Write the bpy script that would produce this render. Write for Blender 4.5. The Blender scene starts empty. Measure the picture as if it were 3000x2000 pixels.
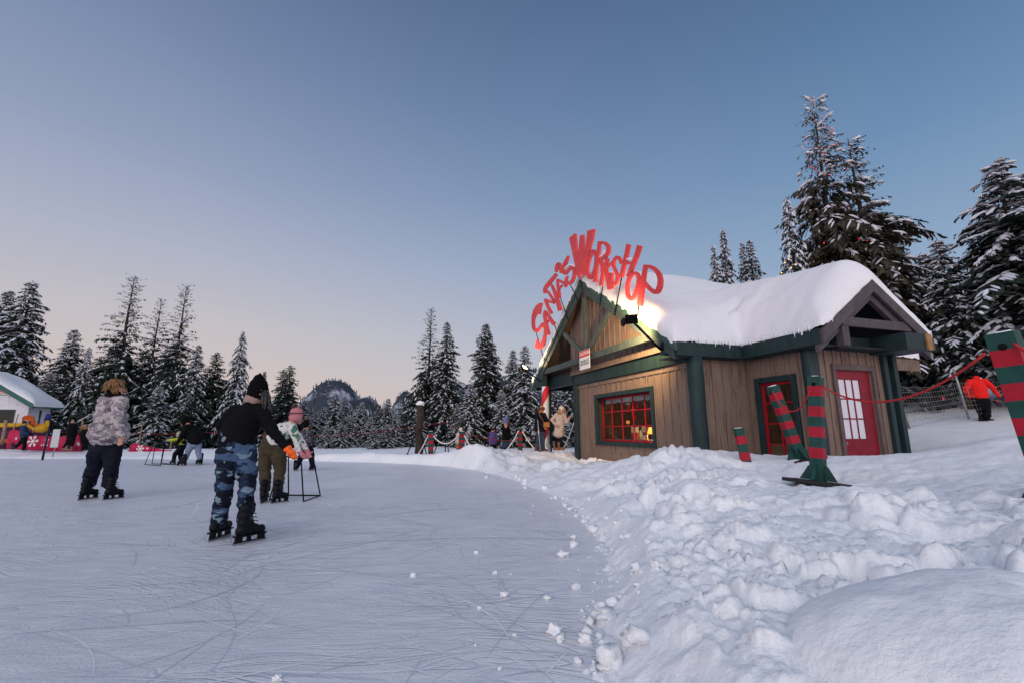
import bpy, bmesh, math, random
import numpy as np
from mathutils import Vector, Matrix, noise as mn
R = math.radians
sc = bpy.context.scene
col = sc.collection
rnd = random.Random(7)

# ------------------------------------------------------------------ camera
H = 1.07; PITCH = R(11.1); F = 1333.0
CT, ST = math.cos(PITCH), math.sin(PITCH)
cam_d = bpy.data.cameras.new('camera'); cam = bpy.data.objects.new('camera', cam_d); col.objects.link(cam)
cam_d.sensor_width = 36; cam_d.lens = 36 * F / 3000; cam_d.clip_start = .05; cam_d.clip_end = 8000
cam.location = (0, 0, H); cam.rotation_euler = (R(90) + PITCH, 0, 0)
sc.camera = cam
sc.view_settings.view_transform = 'Standard'; sc.view_settings.look = 'None'
sc.view_settings.exposure = 0.0; sc.view_settings.gamma = 1.0

# ------------------------------------------------------------------ world (dusk sky: pink anti-twilight belt ahead, brighter afterglow behind)
def nn(nt, t, **k):
    n = nt.nodes.new(t)
    for a, b in k.items(): setattr(n, a, b)
    return n
def ramp(nt, stops, interp='LINEAR'):
    r = nn(nt, 'ShaderNodeValToRGB'); cr = r.color_ramp; cr.interpolation = interp
    while len(cr.elements) < len(stops): cr.elements.new(.5)
    for e, (p, c) in zip(cr.elements, stops):
        e.position = p; e.color = (*c, 1) if len(c) == 3 else c
    return r
def srgb(r, g, b):
    f = lambda v: ((v/255+.055)/1.055)**2.4 if v > 10 else v/255/12.92
    return (f(r), f(g), f(b))
w = bpy.data.worlds.new('World'); sc.world = w; w.use_nodes = True
nt = w.node_tree; nt.nodes.clear(); L = nt.links.new
out = nn(nt, 'ShaderNodeOutputWorld'); bg = nn(nt, 'ShaderNodeBackground')
tc = nn(nt, 'ShaderNodeTexCoord'); sp = nn(nt, 'ShaderNodeSeparateXYZ'); L(tc.outputs['Generated'], sp.inputs[0])
rl = ramp(nt, [(0, srgb(208,189,183)), (.09, srgb(205,191,189)), (.19, srgb(194,189,195)), (.33, srgb(169,175,196)), (.466, srgb(143,156,185)), (.62, srgb(116,134,168)), (.743, srgb(97,115,150)), (1, srgb(75,98,135))])
rr = ramp(nt, [(0, srgb(196,192,202)), (.1, srgb(178,187,205)), (.19, srgb(158,177,203)), (.33, srgb(133,160,191)), (.466, srgb(108,141,178)), (.62, srgb(86,119,157)), (.743, srgb(70,100,138)), (1, srgb(60,85,124))])
L(sp.outputs['Z'], rl.inputs[0]); L(sp.outputs['Z'], rr.inputs[0])
mx = nn(nt, 'ShaderNodeMapRange'); mx.inputs[1].default_value = -.55; mx.inputs[2].default_value = .6; L(sp.outputs['X'], mx.inputs[0])
m1 = nn(nt, 'ShaderNodeMix', data_type='RGBA'); L(mx.outputs[0], m1.inputs[0]); L(rl.outputs[0], m1.inputs[6]); L(rr.outputs[0], m1.inputs[7])
# afterglow behind the camera
rb = ramp(nt, [(0, (1.5, 1.05, .9)), (.25, (1.3, 1.18, 1.2)), (.6, (1.05, 1.1, 1.25)), (1, (.50, .58, .74))])
L(sp.outputs['Z'], rb.inputs[0])
my = nn(nt, 'ShaderNodeMapRange'); my.interpolation_type = 'SMOOTHSTEP'
my.inputs[1].default_value = .15; my.inputs[2].default_value = -.7; L(sp.outputs['Y'], my.inputs[0])
m2 = nn(nt, 'ShaderNodeMix', data_type='RGBA'); L(my.outputs[0], m2.inputs[0]); L(m1.outputs[2], m2.inputs[6]); L(rb.outputs[0], m2.inputs[7])
# a little of the physical sky on top of the measured gradient
sky = nn(nt, 'ShaderNodeTexSky'); sky.sky_type = 'NISHITA'; sky.sun_disc = False
sky.sun_elevation = R(1.0); sky.sun_rotation = R(195)
sm = nn(nt, 'ShaderNodeVectorMath', operation='SCALE'); sm.inputs['Scale'].default_value = .015
L(sky.outputs[0], sm.inputs[0])
ad = nn(nt, 'ShaderNodeVectorMath', operation='ADD'); L(m2.outputs[2], ad.inputs[0]); L(sm.outputs[0], ad.inputs[1])
L(ad.outputs[0], bg.inputs[0]); bg.inputs[1].default_value = 1.0
L(bg.outputs[0], out.inputs[0])
# low, soft sun glow from behind the camera, slightly to the left
sd = bpy.data.lights.new('sun', 'SUN'); sd.energy = .5; sd.angle = R(30); sd.color = (1, .90, .88)
so = bpy.data.objects.new('sun', sd); col.objects.link(so)
so.rotation_euler = Vector((-.42, -1, .45)).to_track_quat('Z', 'Y').to_euler()

# ------------------------------------------------------------------ pixel helpers (where the photo's points lie in the place)
def ray(px, py):
    u = (px-1500)/F; v = (1000-py)/F
    return Vector((u, CT - v*ST, ST + v*CT))
def P(px, py, D):
    r = ray(px, py); return Vector((r.x/r.y*D, D, H + r.z/r.y*D))
def XD(px, D, z):
    s = (z-H)/D; v = (s*CT-ST)/(CT+s*ST); return (px-1500)/F/(CT - v*ST)*D
# ------------------------------------------------------------------ materials
MATS = {}
def mat(name, c=(.5,.5,.5), rough=.7, metal=0, bump=0, bscale=20, var=0, vscale=5, emis=None, es=0, spec=.3, stretch=(1,1,1), c2=None, coat=0, sss=0, coord='Object'):
    if name in MATS: return MATS[name]
    m = bpy.data.materials.new(name); m.use_nodes = True; MATS[name] = m
    nt = m.node_tree; b = nt.nodes['Principled BSDF']; L = nt.links.new
    b.inputs['Base Color'].default_value = (*c, 1); b.inputs['Roughness'].default_value = rough
    b.inputs['Metallic'].default_value = metal; b.inputs['Specular IOR Level'].default_value = spec if (max(c) > .02 or spec != .3) else .12
    if coat: b.inputs['Coat Weight'].default_value = coat
    if sss:
        b.inputs['Subsurface Weight'].default_value = sss; b.inputs['Subsurface Radius'].default_value = (.03,.05,.08); b.inputs['Subsurface Scale'].default_value = .5
    if emis: b.inputs['Emission Color'].default_value = (*emis, 1); b.inputs['Emission Strength'].default_value = es
    if var or bump or c2:
        tc = nn(nt, 'ShaderNodeTexCoord'); mp = nn(nt, 'ShaderNodeMapping'); mp.inputs['Scale'].default_value = stretch
        L(tc.outputs[coord], mp.inputs[0])
    if var or c2:
        n = nn(nt, 'ShaderNodeTexNoise'); n.inputs['Scale'].default_value = vscale; n.inputs['Detail'].default_value = 6; n.inputs['Roughness'].default_value = .65
        L(mp.outputs[0], n.inputs[0])
        cc = c2 if c2 else tuple(x*(1-var) for x in c); c1 = c if c2 else tuple(min(1, x*(1+var)) for x in c)
        r = ramp(nt, [(.35, cc), (.65, c1)]); L(n.outputs[0], r.inputs[0]); L(r.outputs[0], b.inputs['Base Color'])
    if bump:
        n2 = nn(nt, 'ShaderNodeTexNoise'); n2.inputs['Scale'].default_value = bscale; n2.inputs['Detail'].default_value = 8
        L(mp.outputs[0], n2.inputs[0])
        bp = nn(nt, 'ShaderNodeBump'); bp.inputs['Strength'].default_value = bump; bp.inputs['Distance'].default_value = .02
        L(n2.outputs[0], bp.inputs['Height']); L(bp.outputs[0], b.inputs['Normal'])
    return m
def snow_mat():
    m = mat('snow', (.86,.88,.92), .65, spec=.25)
    nt = m.node_tree; b = nt.nodes['Principled BSDF']; L = nt.links.new
    tc = nn(nt, 'ShaderNodeTexCoord'); g = nn(nt, 'ShaderNodeNewGeometry')
    a = nn(nt, 'ShaderNodeTexNoise'); a.inputs['Scale'].default_value = 9; a.inputs['Detail'].default_value = 9; a.inputs['Roughness'].default_value = .62
    c = nn(nt, 'ShaderNodeTexNoise'); c.inputs['Scale'].default_value = 160; c.inputs['Detail'].default_value = 3
    L(g.outputs['Position'], a.inputs[0]); L(g.outputs['Position'], c.inputs[0])
    b1 = nn(nt, 'ShaderNodeBump'); b1.inputs['Strength'].default_value = .55; b1.inputs['Distance'].default_value = .05
    b2 = nn(nt, 'ShaderNodeBump'); b2.inputs['Strength'].default_value = .3; b2.inputs['Distance'].default_value = .004
    L(a.outputs[0], b1.inputs['Height']); L(c.outputs[0], b2.inputs['Height']); L(b1.outputs[0], b2.inputs['Normal']); L(b2.outputs[0], b.inputs['Normal'])
    d = nn(nt, 'ShaderNodeTexNoise'); d.inputs['Scale'].default_value = 1.1; d.inputs['Detail'].default_value = 5
    L(g.outputs['Position'], d.inputs[0])
    r = ramp(nt, [(.3, (.80,.83,.89)), (.62, (.90,.91,.93))]); L(d.outputs[0], r.inputs[0])
    # a few dirty scuffs
    e = nn(nt, 'ShaderNodeTexNoise'); e.inputs['Scale'].default_value = 2.3; e.inputs['Detail'].default_value = 7; e.inputs['Roughness'].default_value = .7
    L(g.outputs['Position'], e.inputs[0])
    r2 = ramp(nt, [(.66, (0,0,0)), (.76, (1,1,1))]); L(e.outputs[0], r2.inputs[0])
    mm = nn(nt, 'ShaderNodeMath', operation='MULTIPLY'); mm.inputs[1].default_value = .35; L(r2.outputs[0], mm.inputs[0])
    mi = nn(nt, 'ShaderNodeMix', data_type='RGBA'); mi.inputs[7].default_value = (.55,.49,.42,1)
    L(mm.outputs[0], mi.inputs[0]); L(r.outputs[0], mi.inputs[6]); L(mi.outputs[2], b.inputs['Base Color'])
    b.inputs['Subsurface Weight'].default_value = .0
    return m
SNOW = snow_mat()
def roofsnow_mat():
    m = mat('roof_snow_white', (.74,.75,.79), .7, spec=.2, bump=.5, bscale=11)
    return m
def ice_mat():
    m = mat('rink_ice', (.5,.53,.6), .42, spec=.35)
    nt = m.node_tree; b = nt.nodes['Principled BSDF']; L = nt.links.new
    g = nn(nt, 'ShaderNodeNewGeometry')
    def lines(scale, stretch, rot, dist, width, det=2, seedz=0):
        mp = nn(nt, 'ShaderNodeMapping'); mp.inputs['Rotation'].default_value = (0, 0, R(rot)); mp.inputs['Scale'].default_value = stretch; mp.inputs['Location'].default_value = (seedz*3.1, seedz*7.7, seedz)
        # first bend the coordinates so the tracks curve
        wn = nn(nt, 'ShaderNodeTexNoise'); wn.inputs['Scale'].default_value = .45; wn.inputs['Detail'].default_value = 1
        L(g.outputs['Position'], wn.inputs[0])
        sb = nn(nt, 'ShaderNodeVectorMath', operation='SUBTRACT'); sb.inputs[1].default_value = (.5,.5,.5); L(wn.outputs['Color'], sb.inputs[0])
        s2 = nn(nt, 'ShaderNodeVectorMath', operation='SCALE'); s2.inputs['Scale'].default_value = dist; L(sb.outputs[0], s2.inputs[0])
        aa = nn(nt, 'ShaderNodeVectorMath', operation='ADD'); L(g.outputs['Position'], aa.inputs[0]); L(s2.outputs[0], aa.inputs[1])
        L(aa.outputs[0], mp.inputs[0])
        n = nn(nt, 'ShaderNodeTexNoise'); n.inputs['Scale'].default_value = scale; n.inputs['Detail'].default_value = det
        L(mp.outputs[0], n.inputs[0])
        s = nn(nt, 'ShaderNodeMath', operation='SUBTRACT'); s.inputs[1].default_value = .5; L(n.outputs[0], s.inputs[0])
        ab = nn(nt, 'ShaderNodeMath', operation='ABSOLUTE'); L(s.outputs[0], ab.inputs[0])
        mr = nn(nt, 'ShaderNodeMapRange'); mr.inputs[1].default_value = 0; mr.inputs[2].default_value = width; mr.inputs[3].default_value = 1; mr.inputs[4].default_value = 0
        L(ab.outputs[0], mr.inputs[0]); return mr.outputs[0]
    outs = [lines(2.2, (.22,1.3,1), 14, 2.4, .014, 0, 1), lines(2.0, (.25,1.4,1), -22, 3.0, .014, 0, 2), lines(1.6, (.35,1.3,1), 52, 4.0, .011, 0, 3),
            lines(4.0, (.2,1.4,1), 8, 2.2, .022, 1, 4), lines(4.0, (.2,1.3,1), -38, 3.0, .02, 1, 5), lines(3.0, (.5,1,1), 75, 4.0, .013, 0, 6)]
    acc = outs[0]
    for o in outs[1:]:
        x = nn(nt, 'ShaderNodeMath', operation='MAXIMUM'); L(acc, x.inputs[0]); L(o, x.inputs[1]); acc = x.outputs[0]
    # broken streaks of scraped ice
    mp = nn(nt, 'ShaderNodeMapping'); mp.inputs['Rotation'].default_value = (0,0,R(10)); mp.inputs['Scale'].default_value = (1.1,3.6,1); L(g.outputs['Position'], mp.inputs[0])
    st = nn(nt, 'ShaderNodeTexNoise'); st.inputs['Scale'].default_value = 2.2; st.inputs['Detail'].default_value = 9; st.inputs['Roughness'].default_value = .68; L(mp.outputs[0], st.inputs[0])
    br = nn(nt, 'ShaderNodeTexNoise'); br.inputs['Scale'].default_value = .55; br.inputs['Detail'].default_value = 5; L(g.outputs['Position'], br.inputs[0])
    mk = ramp(nt, [(.38,(0,0,0)),(.6,(1,1,1))]); L(br.outputs[0], mk.inputs[0])
    cut = nn(nt, 'ShaderNodeMath', operation='MULTIPLY'); L(acc, cut.inputs[0]); L(mk.outputs[0], cut.inputs[1])
    gr = nn(nt, 'ShaderNodeTexNoise'); gr.inputs['Scale'].default_value = 60; gr.inputs['Detail'].default_value = 4; L(g.outputs['Position'], gr.inputs[0])
    a1 = nn(nt, 'ShaderNodeMath', operation='MULTIPLY'); a1.inputs[1].default_value = -1.1; L(cut.outputs[0], a1.inputs[0])
    a2 = nn(nt, 'ShaderNodeMath', operation='MULTIPLY_ADD'); a2.inputs[1].default_value = 1.5; L(st.outputs[0], a2.inputs[0]); L(a1.outputs[0], a2.inputs[2])
    a3 = nn(nt, 'ShaderNodeMath', operation='MULTIPLY_ADD'); a3.inputs[1].default_value = .7; L(gr.outputs[0], a3.inputs[0]); L(a2.outputs[0], a3.inputs[2])
    bp = nn(nt, 'ShaderNodeBump'); bp.inputs['Strength'].default_value = .7; bp.inputs['Distance'].default_value = .010
    L(a3.outputs[0], bp.inputs['Height']); L(bp.outputs[0], b.inputs['Normal'])
    cr = ramp(nt, [(.32,(.58,.605,.67)),(.52,(.645,.665,.725)),(.70,(.76,.77,.81))]); L(st.outputs[0], cr.inputs[0])
    mi = nn(nt, 'ShaderNodeMix', data_type='RGBA'); mi.inputs[7].default_value = (.50,.54,.63,1)
    c5 = nn(nt, 'ShaderNodeMath', operation='MULTIPLY'); c5.inputs[1].default_value = .85; L(cut.outputs[0], c5.inputs[0])
    L(c5.outputs[0], mi.inputs[0]); L(cr.outputs[0], mi.inputs[6])
    fa = nn(nt, 'ShaderNodeAttribute'); fa.attribute_name = 'frost'; fn = nn(nt, 'ShaderNodeTexNoise'); fn.inputs['Scale'].default_value = 5; fn.inputs['Detail'].default_value = 8; fn.inputs['Roughness'].default_value = .7; L(g.outputs['Position'], fn.inputs[0])
    fm = nn(nt, 'ShaderNodeMath', operation='MULTIPLY_ADD'); fm.inputs[1].default_value = 2.2; L(fn.outputs[0], fm.inputs[0]); fm.inputs[2].default_value = -.35
    fx = nn(nt, 'ShaderNodeMath', operation='MULTIPLY'); fx.use_clamp = True; L(fm.outputs[0], fx.inputs[0]); L(fa.outputs['Fac'], fx.inputs[1])
    mf = nn(nt, 'ShaderNodeMix', data_type='RGBA'); mf.inputs[7].default_value = (.86,.87,.90,1); L(fx.outputs[0], mf.inputs[0]); L(mi.outputs[2], mf.inputs[6]); L(mf.outputs[2], b.inputs['Base Color'])
    rg = ramp(nt, [(.3,(.34,)*3),(.7,(.6,)*3)]); L(br.outputs[0], rg.inputs[0]); L(rg.outputs[0], b.inputs['Roughness'])
    return m
ICE = ice_mat()
GREEN = mat('green_trim_paint', (.012,.030,.034), .55, bump=.25, bscale=30, stretch=(1,1,.25), var=.25, vscale=6)
GREEN2 = mat('green_board_paint', (.035,.075,.062), .55, bump=.25, bscale=30, var=.25, vscale=5)
TAUPE = mat('taupe_siding', (.195,.138,.112), .8, bump=.5, bscale=26, stretch=(3,3,.3), var=.14, vscale=4)
TAUPE_D = mat('taupe_trim', (.11,.08,.08), .75, bump=.4, bscale=26, var=.2, vscale=4)
SOFFIT = mat('brown_soffit', (.10,.062,.035), .8, bump=.4, bscale=12, stretch=(1,6,1), var=.2)
RED = mat('red_window_paint', (.30,.005,.015), .45, var=.15, vscale=8)
REDDOOR = mat('red_door_paint', (.20,.004,.018), .5, bump=.15, bscale=40, var=.2, vscale=5)
SIGNRED = mat('sign_red_paint', (.62,.052,.055), .5, bump=.1, bscale=40, var=.12, vscale=3)
BLACK = mat('black_metal', (.005,.005,.006), .45, metal=.4)
STEEL = mat('galvanised_steel', (.30,.31,.30), .5, metal=.6, var=.3, vscale=9)
WHITE = mat('white_paint', (.72,.73,.75), .6, bump=.1, var=.08)
BARK = mat('bark', (.045,.032,.027), .95, bump=1, bscale=14, stretch=(3,3,.5), var=.4, vscale=6)
GLASS = None
def glass_mat():
    m = bpy.data.materials.new('window_glass'); m.use_nodes = True; nt = m.node_tree; nt.nodes.clear()
    o = nn(nt,'ShaderNodeOutputMaterial'); t = nn(nt,'ShaderNodeBsdfTransparent'); g = nn(nt,'ShaderNodeBsdfGlossy'); g.inputs['Roughness'].default_value = .04
    lw = nn(nt,'ShaderNodeLayerWeight'); lw.inputs[0].default_value = .5; pw_ = nn(nt,'ShaderNodeMath', operation='POWER'); pw_.inputs[1].default_value = 4; nt.links.new(lw.outputs['Facing'], pw_.inputs[0]); fr = nn(nt,'ShaderNodeMath', operation='MULTIPLY_ADD'); fr.inputs[1].default_value = .6; fr.inputs[2].default_value = .05; nt.links.new(pw_.outputs[0], fr.inputs[0])
    mx = nn(nt,'ShaderNodeMixShader'); nt.links.new(fr.outputs[0], mx.inputs[0]); nt.links.new(t.outputs[0], mx.inputs[1]); nt.links.new(g.outputs[0], mx.inputs[2]); nt.links.new(mx.outputs[0], o.inputs[0])
    t.inputs[0].default_value = (.85,.88,.88,1)
    return m
GLASS = glass_mat()

def wear(m, col_, scale=14, thr=.66, stretch=(1,1,1)):
    nt = m.node_tree; b = nt.nodes['Principled BSDF']; L = nt.links.new
    src = b.inputs['Base Color'].links[0].from_socket if b.inputs['Base Color'].links else None
    tc = nn(nt,'ShaderNodeTexCoord'); mp = nn(nt,'ShaderNodeMapping'); mp.inputs['Scale'].default_value = stretch; L(tc.outputs['Object'], mp.inputs[0])
    n = nn(nt,'ShaderNodeTexNoise'); n.inputs['Scale'].default_value = scale; n.inputs['Detail'].default_value = 9; n.inputs['Roughness'].default_value = .75; L(mp.outputs[0], n.inputs[0])
    r = ramp(nt, [(thr,(0,0,0)),(thr+.03,(1,1,1))]); L(n.outputs[0], r.inputs[0]); mi = nn(nt,'ShaderNodeMix', data_type='RGBA'); L(r.outputs[0], mi.inputs[0])
    if src: L(src, mi.inputs[6])
    mi.inputs[7].default_value = (*col_,1); L(mi.outputs[2], b.inputs['Base Color'])
# ------------------------------------------------------------------ object helpers
def tag(o, label=None, cat=None, group=None, kind=None):
    if label: o['label'] = label
    if cat: o['category'] = cat
    if group: o['group'] = group
    if kind: o['kind'] = kind
    return o
def empty(name, loc=(0,0,0), rz=0, label=None, cat=None, group=None):
    o = bpy.data.objects.new(name, None); col.objects.link(o); o.location = loc; o.rotation_euler = (0,0,rz); o.empty_display_size = .2
    return tag(o, label, cat, group)
def link(name, me, m=None, parent=None, loc=None):
    o = bpy.data.objects.new(name, me); col.objects.link(o)
    if m is not None:
        for x in (m if isinstance(m, (list, tuple)) else [m]): me.materials.append(x)
    if parent: o.parent = parent
    if loc is not None: o.location = loc
    return o
def np_mesh(name, verts, faces, smooth=False, mi=None):
    me = bpy.data.meshes.new(name); verts = np.asarray(verts, dtype=np.float32); faces = np.asarray(faces, dtype=np.int32)
    n, k = faces.shape
    me.vertices.add(len(verts)); me.vertices.foreach_set('co', verts.ravel())
    me.loops.add(n*k); me.loops.foreach_set('vertex_index', faces.ravel())
    me.polygons.add(n); me.polygons.foreach_set('loop_start', np.arange(0, n*k, k, dtype=np.int32)); me.polygons.foreach_set('loop_total', np.full(n, k, dtype=np.int32))
    if smooth: me.polygons.foreach_set('use_smooth', np.ones(n, dtype=bool))
    if mi is not None: me.polygons.foreach_set('material_index', np.asarray(mi, dtype=np.int32))
    me.update(calc_edges=True); me.validate(); return me
_ICO = {}
def ico(sub):
    if sub not in _ICO:
        b = bmesh.new(); bmesh.ops.create_icosphere(b, subdivisions=sub, radius=1); b.verts.index_update()
        _ICO[sub] = ([v.co.copy() for v in b.verts], [[v.index for v in f.verts] for f in b.faces]); b.free()
    return _ICO[sub]
class MB:
    def __init__(s, off=(0,0,0)): s.bm = bmesh.new(); s.off = Vector(off)
    def box(s, a, b, mi=0):
        a = Vector(a); b = Vector(b); lo = Vector([min(x,y) for x,y in zip(a,b)]) ; hi = Vector([max(x,y) for x,y in zip(a,b)])
        v = [s.bm.verts.new((x,y,z)) for x in (lo.x,hi.x) for y in (lo.y,hi.y) for z in (lo.z,hi.z)]
        for f in ((0,1,3,2),(4,6,7,5),(0,4,5,1),(2,3,7,6),(0,2,6,4),(1,5,7,3)):
            fc = s.bm.faces.new([v[i] for i in f]); fc.material_index = mi
        return v
    def prism(s, pts, d, mi=0):                      # closed polygon of 3D points, extruded by vector d
        d = Vector(d); n = len(pts); a = [s.bm.verts.new(Vector(p)) for p in pts]; b = [s.bm.verts.new(Vector(p)+d) for p in pts]
        fs = [s.bm.faces.new(a[::-1]), s.bm.faces.new(b)] + [s.bm.faces.new((a[i], a[(i+1)%n], b[(i+1)%n], b[i])) for i in range(n)]
        for f in fs: f.material_index = mi
    def beam(s, a, b, wd, ht, up=(0,0,1), mi=0):     # rectangular bar from a to b
        a = Vector(a); b = Vector(b); t = (b-a).normalized(); u = Vector(up); sx = t.cross(u).normalized(); u = sx.cross(t).normalized()
        pts = [a + sx*wd/2 + u*ht/2, a - sx*wd/2 + u*ht/2, a - sx*wd/2 - u*ht/2, a + sx*wd/2 - u*ht/2]
        s.prism(pts, b-a, mi)
    def tube(s, pts, rad, n=8, closed=False, mi=0, smooth=True):
        pts = [Vector(p) for p in pts]; m = len(pts); rad = rad if isinstance(rad, (list, tuple)) else [rad]*m
        rings = []; prev = None
        for i, p in enumerate(pts):
            if closed: t = pts[(i+1)%m] - pts[i-1]
            else: t = pts[min(i+1, m-1)] - pts[max(i-1, 0)]
            t = t.normalized() if t.length > 1e-9 else Vector((0,0,1))
            if prev is None:
                u = Vector((0,0,1)) if abs(t.z) < .9 else Vector((1,0,0)); u = (u - t*u.dot(t)).normalized()
            else:
                u = prev - t*prev.dot(t); u = u.normalized() if u.length > 1e-6 else Vector((1,0,0))
            prev = u; v = t.cross(u)
            rings.append([s.bm.verts.new(p + (u*math.cos(2*math.pi*k/n) + v*math.sin(2*math.pi*k/n))*rad[i]) for k in range(n)])
        for i in range(m if closed else m-1):
            a, b = rings[i], rings[(i+1)%m]
            for k in range(n):
                f = s.bm.faces.new((a[k], a[(k+1)%n], b[(k+1)%n], b[k])); f.smooth = smooth; f.material_index = mi
        if not closed:
            for rg in (rings[0][::-1], rings[-1]):
                f = s.bm.faces.new(rg); f.material_index = mi
    def ball(s, c, r, sub=2, scale=(1,1,1), jit=0, mi=0, rot=None):
        vs, fs = ico(sub); sd = rnd.random()*50; nv = []; c = Vector(c)
        for co in vs:
            d = co.normalized(); k = 1 + jit*mn.noise(d*1.7 + Vector((sd,sd,sd)))*2
            q = Vector((d.x*scale[0], d.y*scale[1], d.z*scale[2]))*r*k
            if rot: q = rot @ q
            nv.append(s.bm.verts.new(q + c))
        for f in fs: fc = s.bm.faces.new([nv[i] for i in f]); fc.smooth = True; fc.material_index = mi
    def build(s, name, m, parent=None, loc=None, bevel=0, smooth=False):
        bmesh.ops.recalc_face_normals(s.bm, faces=s.bm.faces)
        if loc is not None:
            for v in s.bm.verts: v.co -= Vector(loc)
        me = bpy.data.meshes.new(name); s.bm.to_mesh(me); s.bm.free()
        if smooth:
            for p in me.polygons: p.use_smooth = True
        o = link(name, me, m, parent, loc)
        if bevel:
            b = o.modifiers.new('bevel', 'BEVEL'); b.width = bevel; b.segments = 2; b.limit_method = 'ANGLE'; b.angle_limit = R(40)
        return o
def copy_tree(o, parent=None):
    c = o.copy(); col.objects.link(c); c.parent = parent
    for ch in list(o.children): copy_tree(ch, c)
    return c

# ------------------------------------------------------------------ noise for the ground (numpy)
def hash2(i, j, s):
    h = np.sin(i*127.1 + j*311.7 + s*74.7)*43758.5453; return h - np.floor(h)
def vnoise(x, y, s=0):
    i = np.floor(x); j = np.floor(y); fx = x-i; fy = y-j; fx = fx*fx*(3-2*fx); fy = fy*fy*(3-2*fy)
    return (hash2(i,j,s)*(1-fx) + hash2(i+1,j,s)*fx)*(1-fy) + (hash2(i,j+1,s)*(1-fx) + hash2(i+1,j+1,s)*fx)*fy
def fbm(x, y, o=4, s=0):
    r = 0; a = .5
    for k in range(o): r = r + a*(vnoise(x*2**k, y*2**k, s+k)-.5); a *= .5
    return r
def domes(x, y, cell, s=0, dens=.8):
    X = x/cell + .35*fbm(x/cell*1.7, y/cell*1.7, 2, s+9); Y = y/cell + .35*fbm(x/cell*1.7+31, y/cell*1.7, 2, s+8)
    i = np.floor(X); j = np.floor(Y); best = np.zeros_like(x)
    for di in (-1,0,1):
        for dj in (-1,0,1):
            a = i+di; b = j+dj
            cx = a + .15 + .7*hash2(a,b,s); cy = b + .15 + .7*hash2(a,b,s+1.3); r = .3 + .42*hash2(a,b,s+2.7); on = hash2(a,b,s+5.1) < dens
            d2 = (X-cx)**2 + (Y-cy)**2
            top = .58 + .75*((X-cx)*(hash2(a,b,s+7.7)-.5) + (Y-cy)*(hash2(a,b,s+9.1)-.5))/r*1.6
            h = np.where(on, np.minimum(np.sqrt(np.maximum(0, 1 - d2/(r*r)))**.7, np.maximum(top, .12))*r*1.25, 0)
            best = np.maximum(best, h)
    return best*cell
# ice edge (world XY) from the far bank round to the camera's right
EDGEPX = [(944,1349),(1080,1353),(1212,1358),(1320,1365),(1403,1375),(1518,1409),(1607,1450),(1690,1488),(1730,1535),(1780,1590),(1812,1690),(1796,1786),(1790,1850),(1811,1990)]
def G(px, py, z=0):
    r = ray(px, py); k = (z-H)/r.z; return (r.x*k, r.y*k)
edge = [G(*e) for e in EDGEPX]
poly = [(-60,-6), (-60,22), (-30,19.6), (-18,18.4), (-10,18.3)] + edge + [(.55,1.2), (.9,0), (1.2,-6)]
poly = np.array(poly)
def sdist(x, y):                                     # > 0 outside the rink (snow side)
    d = np.full(x.shape, 1e9); ins = np.zeros(x.shape, bool); n = len(poly)
    for k in range(n):
        ax, ay = poly[k]; bx, by = poly[(k+1)%n]
        ex, ey = bx-ax, by-ay; t = np.clip(((x-ax)*ex + (y-ay)*ey)/(ex*ex+ey*ey), 0, 1)
        d = np.minimum(d, np.hypot(x-ax-t*ex, y-ay-t*ey))
        c = ((ay > y) != (by > y)) & (x < (bx-ax)*(y-ay)/(by-ay+1e-12) + ax); ins ^= c
    return np.where(ins, -d, d)
CPS = [(1900,2.2,.18),(2100,1.9,.27),(2500,1.5,.27),(2960,1.5,.38),(2560,2.2,.34),(2500,2.9,.34),(2850,2.6,.42),(2990,3.8,.5),(2700,3.5,.42),(2300,3.5,.36),(2000,3.2,.30),(1880,3.8,.24),(1850,5.4,.30),(2000,5.5,.46),
 (2200,5.5,.42),(2395,6.7,.30),(2330,6.6,.30),(2460,6.6,.32),(2700,6,.5),(2990,6,.72),(1990,8.7,.70),(2070,8.8,.72),(1900,8,.42),(1800,8,.2),(2150,8.4,.50),(2230,8.3,.50),(2330,8.4,.60),(2430,7.9,.62),(2530,7.9,.66),
 (1690,15.5,.12),(1720,14,.22),(1890,11.2,.22),(1800,12.5,.2),(1600,16.5,.33),(1640,16,.31),(1520,15.5,.33),(1470,14.8,.40),(1392,14.0,.68),(1432,13.6,.56),(1290,14.6,.42),(1225,16.6,.28),(1100,17.9,.28),(1000,18.6,.2),
 (1300,20,.05),(1500,20,.1),(1100,24,-.4),(600,20.2,.24),(300,20.2,.22),(0,20.2,.2),(300,19,.07),(0,19,.07),(600,19,.08),(300,22,.2),(50,23,.2),(0,30,.0),(600,26,-.1),(-300,20,.2),(1500,12.4,.14),(1600,10.4,.16),(1700,8.6,.16),(1650,12,.2),(1560,13.5,.28),
 (2640,9,.56),(2780,8.2,.7),(2950,7.2,.98),(2990,9,1.0),(2700,11,.62),(2850,12,.85),(2850,16,1.33),(2640,15,1.2),(2990,16,1.5),(2700,20,1.95),(2750,24,3.0),(2950,30,4),(2200,12,.4),(2100,16,.4),(2300,25,1.6),(1900,26,.5),(3300,8,1.0),(3300,16,1.8),(3400,30,4),(1500,36,-1),(900,36,-1.5),(300,36,-.8),(2000,36,.5),(2500,38,3.5)]
cp = np.array([(XD(a,b,c), b, c) for a,b,c in CPS] + [(6,-4,.3),(3,-4,.3),(12,0,.8),(14,6,1.0)])
def U(r2): return np.where(r2 > 1e-12, r2*np.log(np.maximum(r2,1e-12)), 0)
n_ = len(cp); K = U(((cp[:,None,:2]-cp[None,:,:2])**2).sum(2)) + np.eye(n_)*.02; Pm = np.c_[np.ones(n_), cp[:,:2]]
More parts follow.
